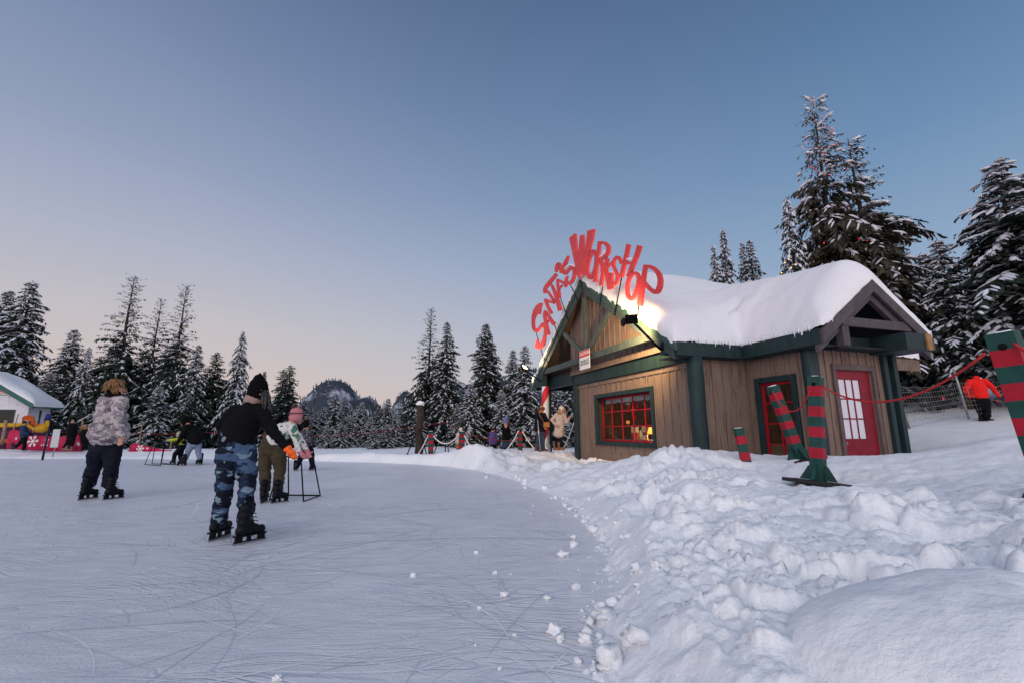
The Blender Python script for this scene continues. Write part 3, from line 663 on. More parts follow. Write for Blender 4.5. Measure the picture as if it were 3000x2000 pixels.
# things inside the shop window
zsil = W_z0+fr
WARM = mat('lit_lamp_shade', (1,.55,.15), .6, emis=(1,.42,.06), es=2.2)
counter = MB(); counter.box((PW+.35, W_q0-.1, .15), (PW+.85, W_q1+.2, zsil+.06))
c = counter.build('counter', mat('blue_grey_counter', (.16,.16,.22), .6, var=.2), None); c.location = HO; c.rotation_euler = (0,0,HA); tag(c, 'blue grey display counter standing behind the big shop window', 'counter')
def inside(name, p, q, z, label, cat):
    if p < PW+1 and 'valance' not in name and 'bulb' not in name: q = q + (p-PW-.2)*1.7 + .05
    return empty(name, loc2w(p,q,z), HA, label, cat)
zc = zsil+.062
t = inside('table_lamp', PW+.55, W_q0+.32, zc, 'glowing orange table lamp at the right end of the shop window', 'lamp')
m = MB(); m.tube([(0,0,.16),(0,0,.34)], [.15,.10], 16); m.build('lamp_shade', WARM, t); m = MB(); m.tube([(0,0,0),(0,0,.02),(0,0,.03),(0,0,.18)], [.07,.07,.015,.015], 12); m.build('lamp_base', BLACK, t)
point('lamp_glow', (0,0,.12), 30, (1,.55,.2), .05, t)
t = inside('greeting_card', PW+.48, W_q0+.72, zc, 'pale upright card with a dark picture behind the shop window glass', 'card')
m = MB(); m.box((-.006,-.13,0),(.006,.13,.36)); m.build('board', mat('pale_card', (.62,.5,.42), .8), t); m = MB(); m.box((-.009,-.08,.12),(-.0061,.08,.22)); m.ball((-.008,0,.27),.03,1,(.1,1,1)); m.build('picture', mat('card_print', (.12,.1,.14), .8), t)
t = inside('cream_bottle', PW+.46, W_q0+.92, zc, 'slim cream coloured bottle beside the pale card in the shop window', 'bottle')
m = MB(); m.tube([(0,0,0),(0,0,.19),(0,0,.22),(0,0,.27)], [.038,.038,.016,.016], 12); m.build('glass_body', mat('cream_glass', (.75,.65,.35), .4), t)
t = inside('wrapped_box', PW+.48, W_q0+1.2, zc, 'red and cream striped box in the middle of the shop window', 'box')
m = MB(); m.box((-.06,-.1,0),(.06,.1,.2)); m.build('box_base', mat('red_box_paper', (.35,.06,.07), .7), t); m = MB(); m.box((-.062,-.102,.201),(.062,.102,.36)); m.build('lid', mat('cream_box_paper', (.62,.58,.45), .7), t)
t = inside('round_ornament', PW+.6, W_q0+1.55, zc+.5, 'orange bauble hanging in the middle row of the shop window', 'ornament')
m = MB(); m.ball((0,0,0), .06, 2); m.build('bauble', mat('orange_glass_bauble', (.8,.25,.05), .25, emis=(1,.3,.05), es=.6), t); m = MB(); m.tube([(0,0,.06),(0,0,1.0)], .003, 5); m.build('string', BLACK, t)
t = inside('gold_lantern', PW+1.5, W_q0+.6, zc+.35, 'warm glowing lantern deep inside the shop behind the window', 'lantern')
m = MB(); m.box((-.07,-.07,0),(.07,.07,.2)); m.build('lantern_glass', WARM, t); m = MB(); m.prism([(-.09,-.09,.2),(.09,-.09,.2),(.09,.09,.2),(-.09,.09,.2)], (0,0,.03)); m.tube([(0,0,.23),(0,0,.9)], .004, 5); m.build('lantern_top', BLACK, t)
for k, (dq, dz) in enumerate(((1.25,.62),(1.5,.80),(1.05,.9))):
    t = inside('red_stocking', PW+.42, W_q0+dq, zc+dz, ['red felt stocking hanging lowest in the shop window','red felt stocking hanging left of the others in the shop window','red felt stocking hanging just under the white valance in the shop window'][k], 'stocking')
    t['group'] = 'stockings hung in the shop window'
    m = MB(); m.tube([(0,0,.2),(0,0,.06),(0,-.03,0),(0,-.10,-.02)], [.045,.04,.045,.03], 10); m.build('sock', mat('red_felt', (.5,.02,.03), .9), t); m = MB(); m.tube([(0,0,.2),(0,0,.25)], .05, 10); m.build('cuff', WHITE, t)
t = inside('window_valance', PW+.3, (W_q0+W_q1)/2+.17, W_z1-fr-.16, 'short white cloth valance across the top of the shop window', 'curtain')
m = MB(); nq = 40; qq = [(-.5+k/nq)*(W_q1-W_q0-.3) for k in range(nq+1)]
for k in range(nq):
    a, b = qq[k], qq[k+1]; fa, fb = .012*math.sin(k*1.3), .012*math.sin((k+1)*1.3)
    m.prism([(fa,a,.18),(fb,b,.18),(fb,b,-.01+.01*math.sin(k)),(fa,a,-.01+.01*math.sin(k-1))], (.006,0,0))
m.build('cloth', mat('white_cloth', (.6,.6,.66), .9), t)
for k in range(2):
    t = inside('string_light_bulb', SP+.35, D_q0+.35+.25*k, 1.75-.55*k, ['warm lit fairy bulb high behind the tall red window','warm lit fairy bulb low behind the tall red window'][k], 'light'); m = MB(); m.ball((0,0,0), .022, 1); m.build('bulb', WARM, t); m = MB(); m.tube([(0,0,.02),(0,0,.9)], .003, 5); m.build('wire', BLACK, t)  # bulbs stand in for tree lights mirrored in the glass
point('shop_glow', loc2w(3.2,-.3,2.2), 5, (1,.6,.28), .1)
point('shop_glow', loc2w(1.6,3.6,2.45), 32, (1,.62,.3), .1)

# ------------------------------------------------------------------ roof sign: cut-out letters on rods
SPL = -.22
def cr_(pts, closed=False, sub=5):
    o = []; n = len(pts)
    rngs = range(n if closed else n-1)
    for i in rngs:
        p = [np.array(pts[(i+k) % n] if closed else pts[min(max(i+k,0),n-1)], float) for k in (-1,0,1,2)]
        for s_ in range(sub):
            t = s_/sub; o.append(.5*((2*p[1]) + (-p[0]+p[2])*t + (2*p[0]-5*p[1]+4*p[2]-p[3])*t*t + (-p[0]+3*p[1]-3*p[2]+p[3])*t**3))
    if not closed: o.append(np.array(pts[-1], float))
    return o
ZO = {'A': (1540,740,5.225), 'B': (1650,660,7.84), 'C': (1780,700,7.467)}
def tr(zm, x, y): a = ZO[zm]; return (a[0]+x/a[2], a[1]+y/a[2])
sign = empty('roof_sign', loc2w(SPL,4.5,5.8), HA, "big red cut-out letters reading Santa's Workshop standing in an arc along the hut's gable", 'sign')
so_ = Vector((SPL,4.5,5.8))
LET = [
 ('S', 'A', [('poly', [(246,771),(205,773),(150,820),(110,890),(88,980),(85,1080),(95,1160),(120,1205),(165,1230),(200,1205),(235,1150),(262,1130),(278,1180),(270,1260),(248,1340),(215,1390),(192,1370),(182,1315),(168,1325),(133,1448),(180,1475),(230,1475),(280,1420),(300,1330),(308,1200),(300,1110),(275,1065),(240,1080),(195,1140),(160,1165),(138,1160),(128,1110),(132,1020),(160,960),(185,938),(215,945),(232,850)])]),
 ('A', 'A', [('s',[(300,885,28),(288,960,42),(315,1100,50),(348,1260,66)]),('s',[(300,895,28),(345,970,46),(400,1060,58),(438,1095,74)]),('s',[(300,1085,30),(362,1035,30)])]),
 ('N', 'A', [('s',[(292,712,40),(335,830,46),(392,935,46)]),('s',[(285,722,46),(370,752,44),(436,770,44)]),('s',[(322,585,26),(375,665,34),(436,765,40)])]),
 ('T', 'A', [('s',[(290,628,34),(300,545,58),(380,440,60),(470,330,46)]),('s',[(392,490,34),(440,600,46),(490,750,62),(530,890,74)])]),
 ('A', 'A', [('s',[(478,408,32),(482,500,34),(498,600,44),(508,690,50)]),('s',[(478,415,34),(545,450,42),(600,490,44),(604,535,34)]),('s',[(492,575,26),(552,500,28)])]),
 ('apostrophe', 'A', [('s',[(466,305,28),(478,230,62),(510,180,66),(530,230,42),(536,318,20)])]),
 ('S', 'A', [('s',[(652,50,26),(612,140,58),(578,215,46),(572,290,52),(602,322,52),(650,268,48),(700,225,46),(738,280,50),(732,380,50),(692,455,54),(640,470,56),(612,425,44),(638,358,20)])]),
 ('W', 'B', [('poly', [(140,300),(270,190),(295,195),(320,600),(328,830),(345,680),(390,240),(475,222),(485,500),(484,800),(520,500),(560,130),(728,90),(690,300),(620,560),(560,720),(530,900),(510,1140),(445,1165),(405,880),(396,1190),(335,1195),(215,640)])]),
 ('O', 'B', [('c',[(690,590,75),(738,720,60),(728,900,62),(690,1080,68),(605,1215,78),(548,1110,66),(552,950,66),(590,770,66),(640,640,72)])]),
 ('R', 'B', [('s',[(840,370,76),(812,600,80),(775,900,86),(730,1310,96)]),('s',[(812,410,72),(930,404,76),(1025,490,92),(1030,600,96),(970,710,80),(850,790,72)]),('s',[(856,780,56),(886,930,66),(892,1090,58)])]),
 ('K', 'B', [('s',[(1012,758,76),(962,900,78),(905,1100,80),(856,1395,76)]),('s',[(1138,832,34),(1060,905,70),(970,990,84)]),('s',[(960,1000,66),(1010,1200,96),(1072,1470,150)])]),
 ('S', 'B', [('s',[(1322,890,40),(1300,800,66),(1245,732,72),(1172,800,68),(1152,920,68),(1190,1040,68),(1240,1150,72),(1232,1290,78),(1165,1362,72),(1104,1290,70),(1108,1095,88)])]),
 ('H', 'B', [('s',[(1486,438,92),(1432,700,96),(1372,950,98),(1318,1200,96)]),('s',[(1400,855,84),(1600,880,88)]),('s',[(1746,470,116),(1670,720,110),(1580,940,104),(1480,1190,92)])]),
 ('O', 'C', [('c',[(620,748,78),(678,840,82),(678,980,88),(620,1180,92),(540,1312,88),(455,1260,80),(432,1100,82),(455,930,80),(525,800,80)])]),
 ('P', 'C', [('s',[(820,565,76),(785,800,96),(745,1050,116),(694,1462,124)]),('s',[(788,605,84),(920,612,92),(1050,690,94),(1135,830,106),(1138,1020,116),(1060,1165,110),(930,1105,86),(800,960,76)])]),
]
for li, (nm, zm, prims) in enumerate(LET):
    m = MB()
    for si, (kind, pts) in enumerate(prims):
        off = -.004*((li*3+si) % 4) - .012*(li % 2)
        d = (.055, 0, 0)
        def S3(x, y):
            a = tr(zm, x, y); h = hit(a[0], a[1], 'p', SPL); return Vector((h.x-so_.x+off, h.y-so_.y, h.z-so_.z))
        if kind == 'poly':
            bmv = [m.bm.verts.new(S3(x,y)) for x,y in pts]; f = m.bm.faces.new(bmv)
            g = bmesh.ops.extrude_face_region(m.bm, geom=[f])
            for v in g['geom']:
                if isinstance(v, bmesh.types.BMVert): v.co += Vector(d)
            big = [f for f in m.bm.faces if len(f.verts) > 4]; bmesh.ops.triangulate(m.bm, faces=big)
        else:
            closed = kind == 'c'; q = cr_(pts, closed); n = len(q); lt, rt = [], []
            for i in range(n):
                a = q[(i-1) % n] if closed else q[max(i-1,0)]; b = q[(i+1) % n] if closed else q[min(i+1,n-1)]
                t = (b-a)[:2]; t = t/(np.hypot(*t)+1e-9); nv = np.array([-t[1], t[0]]); c0 = q[i][:2]; hw = q[i][2]/2*.86
                lt.append(S3(*(c0+nv*hw))); rt.append(S3(*(c0-nv*hw)))
            A_ = [[m.bm.verts.new(v) for v in lt], [m.bm.verts.new(v) for v in rt], [m.bm.verts.new(v+Vector(d)) for v in rt], [m.bm.verts.new(v+Vector(d)) for v in lt]]
            for i in range(n if closed else n-1):
                j = (i+1) % n
                for k in range(4): m.bm.faces.new((A_[k][i], A_[k][j], A_[(k+1)%4][j], A_[(k+1)%4][i]))
            if not closed:
                m.bm.faces.new([A_[k][0] for k in range(4)]); m.bm.faces.new([A_[k][-1] for k in (3,2,1,0)])
    m.build('letter_'+nm.lower() if len(nm) == 1 else nm, SIGNRED, sign)
for a, b in (((1571,976),(1579,1000)),((1584,1020),(1597,1065)),((1624,950),(1639,998)),((1640,868),(1666,942)),((1671,835),(1694,882)),((1698,808),(1710,872)),((1769,820),(1756,902)),((1822,808),(1801,925)),((1873,890),(1863,945))):
    p0 = hit(*a, 'p', SPL+.1); p1 = hit(*b, 'p', -.085); m = MB(); m.tube([p0-so_, p1-so_], .016, 6); m.build('rod', BLACK, sign)
# snow caught on letters
m = MB()
for zm, l in (('B',[(820,740),(870,715),(920,680),(960,575)]),('C',[(420,455),(470,440),(530,445)]),('A',[(585,275),(620,225),(680,190),(740,205)])):
    pts = []
    for x, y in l: a = tr(zm, x, y); h = hit(a[0], a[1], 'p', SPL+.03); pts.append(h-so_)
    m = MB(); m.tube(cr_([tuple(p) for p in pts], False, 4), [.02]+[.035]*(4*(len(l)-1)-1)+[.02], 7); m.build('snow_cap', roofsnow_mat(), sign)

# caution sign on truss
def textmesh(txt, size, name, m_, parent, loc, rot, depth=.002, bold=.0):
    cu = bpy.data.curves.new(name, 'FONT'); cu.body = txt; cu.size = size; cu.extrude = depth; cu.offset = bold; cu.align_x = 'CENTER'; cu.align_y = 'CENTER'; cu.resolution_u = 2; cu.space_line = .85
    tmp = bpy.data.objects.new('tmp', cu); col.objects.link(tmp); dg = bpy.context.evaluated_depsgraph_get(); me = bpy.data.meshes.new_from_object(tmp.evaluated_get(dg)); bpy.data.objects.remove(tmp)
    o = link(name, me, m_, parent); o.location = loc; o.rotation_euler = rot; return o
ca = hit(1698,1030,'p',-.06); cb = hit(1730,1073,'p',-.06); cc_ = hit(1729,1022,'p',-.06)
cw = abs(hit(1698,1030,'p',-.06).y - hit(1728,1030,'p',-.06).y); chh = .50
cs = empty('caution_sign', loc2w(-.07, (ca.y+cb.y)/2, (cc_.z+cb.z)/2), HA, 'small red and white caution sign hung at the middle of the gable truss', 'sign')
hh = abs(cc_.z-cb.z)/2+.03; hw = cw/2
m = MB(); m.box((-.005,-hw,-hh),(.005,hw,hh)); m.build('panel', mat('sign_white', (.75,.74,.72), .5), cs)
m = MB(); m.box((-.009,-hw+.01,hh*.3),(-.0051,hw-.01,hh-.01)); m.build('header', mat('sign_header_red', (.6,.02,.03), .5), cs)
RT = (R(90), 0, R(-90))
textmesh('CAUTION', hw*.42, 'header_text', mat('sign_white'), cs, (-.010,0,hh*.64), RT, .001, .003)
textmesh('FALLING ICE\nAND SNOW', hw*.30, 'text', mat('sign_ink', (.03,.03,.03), .6), cs, (-.007,0,-hh*.3), RT, .001, .002)

# floodlights on arms
def flood(headpx, basepx, pb, ph, tgt, label, energy, gable_e=900, cone=95, heads=2):
    b = hit(*basepx, 'p', pb); h = hit(*headpx, 'p', ph)
    root = empty('floodlight', loc2w(*b), HA, label, 'floodlight', 'floodlights on arms at the hut gable')
    rel = h-b; m = MB(); m.tube([(0,0,0), rel*.2+Vector((0,0,-.02)), rel], .03, 8); m.build('arm', BLACK, root)
    tl = Vector(tgt)-h; tl.normalize()
    rot = tl.to_track_quat('Z','Y').to_matrix()
    m = MB()
    for dx in (0,) if heads == 1 else (-.02, ):
        q = [rot @ Vector(v) for v in ((-.14,-.10,0),(.14,-.10,0),(.14,.10,0),(-.14,.10,0))]; m.prism([v+rel for v in q], tl*.10)
    m.build('lamp_head', BLACK, root)
    q = [rot @ Vector(v) for v in ((-.11,-.08,0),(.11,-.08,0),(.11,.08,0),(-.11,.08,0))]; m = MB(); m.prism([v+rel+tl*.102 for v in q], tl*.004); m.build('lamp_glass', mat('floodlight_lens', (1,.9,.7), .4, emis=(1,.78,.45), es=6), root)
    m = MB(); cpt = rel+Vector((-.12,.16,-.02)); m.tube([rel, cpt], .014, 6); ring = [cpt + Vector((0, .085*math.cos(a), .085*math.sin(a))) for a in np.linspace(0, 2*math.pi, 18)[:-1]]; m.tube(ring, .02, 6, closed=True); m.tube([cpt+Vector((.05,0,0)), cpt+Vector((-.02,0,0))], [.05,.08], 12); m.build('lamp_head', BLACK, root)
    l = bpy.data.lights.new('flood_beam', 'SPOT'); l.energy = energy; l.color = (1,.74,.42); l.spot_size = R(cone); l.spot_blend = .9; l.shadow_soft_size = .08
    lo = bpy.data.objects.new('flood_beam', l); col.objects.link(lo); lo.parent = root; lo.location = rel+tl*.16; lo.rotation_euler = (-tl).to_track_quat('Z','Y').to_euler()
    # the second head throws light down on the gable wall
    t2 = (Vector((PW, h.y+1.7, 3.5))-cpt-b).normalized()
    l = bpy.data.lights.new('flood_beam', 'SPOT'); l.energy = gable_e; l.color = (1,.66,.28); l.spot_size = R(145); l.spot_blend = .9; l.shadow_soft_size = .08
    lo = bpy.data.objects.new('flood_beam', l); col.objects.link(lo); lo.parent = root; lo.location = cpt+t2*.16; lo.rotation_euler = (-t2).to_track_quat('Z','Y').to_euler()
    return root
flood((1850,938), (1938,1025), -.02, -.75, (SPL+.6, 1.9, 5.1), 'black twin floodlight on a bent arm at the right eave lighting the sign', 55, 650)
flood((1533,1080), (1590,1118), -.02, -.6, (SPL+.4, 7.6, 4.6), 'black floodlight on an arm at the left eave lighting the sign', 260, 420)

# ------------------------------------------------------------------ striped posts and ropes
STR_R = mat('stripe_red_paint', (.34,.005,.022), .6, bump=.2, bscale=25, var=.15); STR_G = mat('stripe_green_paint', (.008,.052,.045), .6, bump=.2, bscale=25, var=.2)
wear(STR_R, (.30,.26,.22), 16, .67); wear(STR_G, (.26,.27,.24), 16, .67); wear(TAUPE, (.075,.055,.048), 6, .56, (4,4,.22)); wear(GREEN, (.12,.13,.12), 12, .70, (1,1,.5)); wear(REDDOOR, (.08,.004,.01), 5, .62)
def spost(base, top, wdt, label, group='red and green striped rope posts', feet=True, rz=.6, nb=8, bandz=None, mats=None, plat=True):
    base = Vector(base); top = Vector(top); ax = top-base; Lh = ax.length
    root = empty('striped_post', base, 0, label, 'post', group); root.rotation_euler = (ax.to_track_quat('Z','Y') @ Matrix.Rotation(rz,3,'Z').to_quaternion()).to_euler()
    if abs(ax.x)+abs(ax.y) < .02: root.rotation_euler = (0,0,rz)
    m = MB(); h = wdt/2; z0 = 0; bh = Lh*.78/nb if feet else Lh/nb; zs = Lh*.22 if feet else 0
    if feet: m.box((-h,-h,0),(h,h,zs), 1)
    for k in range(nb): m.box((-h,-h,zs+bh*k),(h,h,zs+bh*(k+1)), 0 if k % 2 == 0 else 1)
    bmesh.ops.remove_doubles(m.bm, verts=m.bm.verts, dist=1e-4)
    m.build('shaft', mats or [STR_R, STR_G], root)
    m = MB(); m.tube([(0,-h-.003,Lh-.12),(0,h+.003,Lh-.12)], .03, 10); m.build('rope_hole', BLACK, root)
    if feet:
        for k in range(4):
            a = k*math.pi/2; d = Vector((math.cos(a), math.sin(a), 0)); sdv = Vector((-d.y, d.x, 0))
            m = MB(); m.prism([d*(h+.001)-sdv*.02+Vector((0,0,zs*.75)), d*(h+.04)-sdv*.02+Vector((0,0,zs*.66)), d*(h+.15)-sdv*.02+Vector((0,0,.03)), d*(h+.001)-sdv*.02+Vector((0,0,.03))], sdv*.04); m.build('brace', STR_G, root)
    if plat:
        m = MB(); s_ = wdt*1.55; m.box((-s_*1.5,-s_,-.03),(s_*1.5,s_,.022)); ob = m.build('base_board', mat('black_rubber_mat', (.02,.02,.022), .8, bump=.5), root, bevel=.01)
    m = MB(); m.ball((0,0,Lh), h*1.0, 2, (1,1,.18), .2); m.build('snow_cap', SNOW, root)
    return root
pb = P(2398,1412,6.7); pt = P(2389,1103,6.72); pb.z -= 0
c_post = spost(pb, pt, .165, 'upright red and green striped post on a dark base in front of the red door', rz=.55)
pb2 = P(3112,1495,3.8); pt2 = P(2934,975,3.8)
r_post = spost(pb2, pt2, .18, 'largest striped post leaning left at the right edge', rz=.5)
l_post = spost(P(2345,1345,8.3), P(2262,1130,8.35), .16, 'leaning striped post with snow on its foot in front of the tall red window', rz=.15)
s_post = spost(P(2196,1395,8.5), P(2163,1253,8.55), .15, 'short dark striped post half buried against the taupe wall', rz=.25, feet=False, nb=6, plat=False)
for px, py, yb, D, wd_, lb in ((1262,1262,1335,15.8,.16,'thin striped post with four red bands at the left end of the white rope'), (1352,1262,1330,15.2,.17,'striped post beside the pale dressed child behind the snow mound'), (1524,1252,1325,17,.13,'orange and green striped post between the black coat and the man with a stick')):
    spost(P(px,yb,D), P(px,py,D), wd_, lb, rz=.3, feet=False, nb=8, plat=False)
def swag(a, b, sag, r, name, label, cat, mt, group=None, n=18):
    a = Vector(a); b = Vector(b); pts = [a.lerp(b, k/n) - Vector((0,0,sag*4*(k/n)*(1-k/n))) for k in range(n+1)]
    m = MB(); m.tube([p-a for p in pts], r, 6); o = m.build(name, mt, None); o.location = a; return tag(o, label, cat, group)
RROPE = mat('red_rope_fibre', (.5,.03,.03), .9, bump=.5, bscale=120); WROPE = mat('white_rope_fibre', (.72,.70,.68), .9, bump=.5, bscale=120); ORG = mat('faded_red_string', (.30,.03,.04), .8)
swag(P(2372,1146,6.66), P(2262,1143,8.3), .33, .012, 'red_rope', 'red rope sagging between the leaning and the upright striped posts', 'rope', RROPE, 'red ropes between striped posts')
swag(P(2402,1126,6.62), P(2885,1036,3.78), .32, .012, 'red_rope', 'long red rope sagging across the red door to the largest striped post', 'rope', RROPE, 'red ropes between striped posts')
swag(P(2965,1003,3.72), P(3200,1100,3.0), .05, .012, 'red_rope', 'short end of red rope leaving the picture at its right edge', 'rope', RROPE, 'red ropes between striped posts')
for a, b, s_, lb in (((1266,1270,15.8),(1349,1265,15.2),.34,'white rope swag between the two striped posts behind the mound'), ((1258,1265,15.9),(1215,1340,16.4),.1,'short white rope falling left from the thin striped post'), ((1356,1262,15.2),(1378,1305,15.0),.04,'short white rope falling right beside the pale dressed child'), ((1521,1257,17),(1470,1330,16),.10,'white rope rising from the snow crest to the orange striped post'), ((1528,1257,17),(1600,1330,16.4),.2,'white rope running from the orange striped post to the man with a stick'), ((1640,1330,17.5),(1682,1235,16.4),.1,'white rope behind the woman in the beige coat')):
    swag(P(*a), P(*b), s_, .022, 'white_rope', lb, 'rope', WROPE, 'white ropes round the queue')
swag(P(1226,1246,17.2), P(920,1275,20), .1, .007, 'red_string', 'thin red string running from the log stump far left past the trees', 'string', ORG)
swag(P(1226,1246,17.2), P(1300,1236,17), .02, .008, 'red_string', 'thin red string from the log stump to the black propped stake', 'string', ORG)
swag(P(1300,1236,17), P(1600,1270,17.4), .42, .008, 'red_string', 'thin red string sagging behind the people in the queue', 'string', ORG)
swag(P(560,1268,20.5), P(100,1258,21), .1, .006, 'red_string', 'thin faded red string above the banner at the left', 'string', ORG)
swag(P(600,1264,20), P(900,1275,20), .1, .006, 'red_string', 'thin faded red string between the bent couple and the dark dressed child', 'string', ORG)

# log stump, candy pole, props
st = empty('log_stump', P(1226,1330,16.6), 0, 'tall bare log stump capped with snow behind the rink bank', 'stump')
hs = P(1226,1183,16.6).z - P(1226,1330,16.6).z
m = MB(); m.tube([(0.03*math.sin(k*1.3),0,hs*k/8) for k in range(9)], [.15-.003*k+.008*math.sin(k*2.2) for k in range(9)], 14); m.build('trunk', BARK, st)
m = MB(); m.ball((0,0,hs+.02), .15, 3, (1,1,.7), .12); m.build('snow_cap', SNOW, st)
m = MB(); m.tube([(-.05,-.3,.75),(-.3,-.5,0)], .02, 6); m.tube([(.05,-.28,.9),(.42,-.5,-.1)], .02, 6); m.build('brace', BLACK, st)
cn = empty('candy_pole', P(1600,1322,17.6), 0, 'fat white pole with a red spiral stripe under the porch eave', 'pole')
hp = 2.45
def candy_mat():
    m = mat('candy_stripe', (.7,.7,.7), .5); nt = m.node_tree; b = nt.nodes['Principled BSDF']; L = nt.links.new
    tc = nn(nt,'ShaderNodeTexCoord'); s = nn(nt,'ShaderNodeSeparateXYZ'); L(tc.outputs['Object'], s.inputs[0])
    at = nn(nt,'ShaderNodeMath', operation='ARCTAN2'); L(s.outputs['Y'], at.inputs[0]); L(s.outputs['X'], at.inputs[1])
    a = nn(nt,'ShaderNodeMath', operation='MULTIPLY_ADD'); a.inputs[1].default_value = -.15915; L(at.outputs[0], a.inputs[0])
    z_ = nn(nt,'ShaderNodeMath', operation='MULTIPLY'); z_.inputs[1].default_value = .72; L(s.outputs['Z'], z_.inputs[0]); L(z_.outputs[0], a.inputs[2])
    f = nn(nt,'ShaderNodeMath', operation='FRACT'); L(a.outputs[0], f.inputs[0]); g_ = nn(nt,'ShaderNodeMath', operation='GREATER_THAN'); g_.inputs[1].default_value = .62; L(f.outputs[0], g_.inputs[0])
    mi = nn(nt,'ShaderNodeMix', data_type='RGBA'); mi.inputs[6].default_value = (.72,.71,.70,1); mi.inputs[7].default_value = (.6,.02,.03,1); L(g_.outputs[0], mi.inputs[0]); L(mi.outputs[2], b.inputs['Base Color']); return m
m = MB(); m.tube([(0,0,hp*k/6) for k in range(7)], .135, 24); m.build('shaft', candy_mat(), cn)
m = MB(); m.tube([(0,0,-.1),(0,0,.25),(0,0,.27)], [.17,.17,.13], 24); m.build('collar', WHITE, cn)
# black propped stake
sk = empty('propped_stake', P(1305,1300,17.2), 0, 'thin black stake standing where the red string peaks', 'stake'); m = MB(); m.tube([(0,0,-.6),(0,0,.82)], .02, 6); m.build('shaft', BLACK, sk); m = MB(); m.tube([(-.0,.02,.8),(-.42,.1,-.3)], .018, 6); m.tube([(.0,.02,.8),(.05,.5,-.3)], .018, 6); m.build('brace', BLACK, sk)
# stakes at the left of the rink: sign board back, dark pole
sg = empty('sign_board', P(150,1345,18.7), 0, 'back of a tilted white sign board on a stake before the red banner', 'sign')
m = MB(); m.tube([(0,0,-.1),(.16,0,1.2)], .018, 6); m.build('stake', STEEL, sg)
bq = [P(146,1309,18.6), P(168,1309,18.6), P(177,1256,18.6), P(157,1256,18.6)]; bo = P(150,1345,18.7)
m = MB(); m.prism([v-bo for v in bq], (0,.02,0)); m.build('panel', mat('sign_back_grey', (.45,.5,.52), .5), sg)
pl = empty('marker_pole', P(124,1345,17.6), 0, 'dark blue marker pole standing at the rink edge', 'pole'); m = MB(); m.tube([(0,0,-.05),(.03,0,1.22)], .035, 8); m.build('shaft', mat('dark_blue_paint', (.01,.012,.035), .4), pl); m = MB(); m.tube([(.03,0,1.22),(.03,0,1.235)], .038, 8); m.build('cap', BLACK, pl)
BAM = mat('bamboo', (.30,.20,.12), .7, var=.3)
for a, b, D, lb in (((236,1285),(243,1222),21,'bamboo pole holding up the red banner behind the standing skater'), ((90,1270),(113,1224),21,'bamboo pole leaning at the booth beside the walking child'), ((35,1265),(54,1212),21.5,'bamboo pole leaning before the booth window'), ((405,1310),(416,1245),20.6,'bamboo pole at the left end of the low red banner'), ((498,1325),(504,1275),20.4,'short bamboo pole at the right end of the low red banner'), ((10,1280),(18,1230),20.5,'wide pale stake at the far left before the booth')):
    p0 = P(*a, D); m = MB(); m.tube([(0,0,-.3), P(*b, D)-p0], .02 if 'wide' not in lb else .06, 6); o = m.build('bamboo_pole', BAM, None); o.location = p0; tag(o, lb, 'pole', 'poles behind the rink at the left')

# banners
def snowflake(m, c, r, t, ax=(1,0,0), up=(0,0,1), n=(0,-1,0)):
    ax = Vector(ax); up = Vector(up); n = Vector(n); c = Vector(c)
    for k in range(6):
        a = k*math.pi/3+.1; d = ax*math.cos(a) + up*math.sin(a); m.beam(c+n*(.002+.0007*k), c+d*r+n*(.002+.0007*k), t, .004, up=n)
        for s in (-1,1):
            for q in (.5,.75):
                a2 = a+s*math.pi/3.4; d2 = ax*math.cos(a2)+up*math.sin(a2); m.beam(c+d*r*q+n*(.008+.0007*k), c+d*r*q+d2*r*.28+n*(.008+.0007*k), t*.8, .004, up=n)
BAN = mat('banner_magenta_red', (.42,.008,.06), .6, var=.12, vscale=2)
def banner(pxs, D, name, label):
    top = [P(x, yt, D) for x, yt, yb in pxs]; bot = [P(x, yb, D) for x, yt, yb in pxs]; o0 = bot[0]
    root = empty(name, o0, 0, label, 'banner', 'red banners at the rink side')
    m = MB(); n = len(pxs)
    tt = cr_([tuple(v-o0) for v in top]); bb = cr_([tuple(v-o0) for v in bot])
    for i in range(len(tt)-1):
        w0 = .03*math.sin(i*1.1); w1 = .03*math.sin((i+1)*1.1)
        v = [m.bm.verts.new(Vector(q)+Vector((0,y_,0))) for q, y_ in ((tt[i],w0),(tt[i+1],w1),(bb[i+1],w1),(bb[i],w0))]; f = m.bm.faces.new(v); f.smooth = True
    bmesh.ops.remove_doubles(m.bm, verts=m.bm.verts, dist=1e-4)
    o = m.build('cloth', BAN, root); sl = o.modifiers.new('t','SOLIDIFY'); sl.thickness = .01
    return root, o0
D_ = 20.2
b1, o1 = banner([(14,1320,1312),(30,1262,1314),(60,1262,1316),(90,1274,1318),(130,1276,1320),(170,1277,1321),(200,1278,1321),(208,1290,1321)], D_, 'rink_banner', 'long red banner with a big white snowflake before the booth')
m = MB(); WH = mat('banner_white', (.75,.72,.75), .6)
for x, y, r_ in ((96,1291,.25),(138,1287,.10),(48,1283,.05),(60,1292,.05)): snowflake(m, P(x,y,D_-.05)-o1, r_, .035 if r_ > .2 else .016)
m.build('snowflake', WH, b1)
textmesh('e DIN', .12, 'text', WH, b1, P(130,1302,D_-.07)-o1, (R(90),0,0), .002, .003)
b2, o2 = banner([(203,1319,1321),(218,1276,1321),(235,1272,1321),(245,1290,1321)], D_-.2, 'rink_banner', 'short red banner panel just left of the skater in the puffer jacket')
m = MB(); 
for k in range(3): m.tube([P(227+2.5*k,1293,D_-.28)-o2, P(225.5+3*k,1298,D_-.28)-o2, P(229+2*k,1304,D_-.28)-o2], [.005,.02,.012], 5)
m.build('emblem', WH, b2)
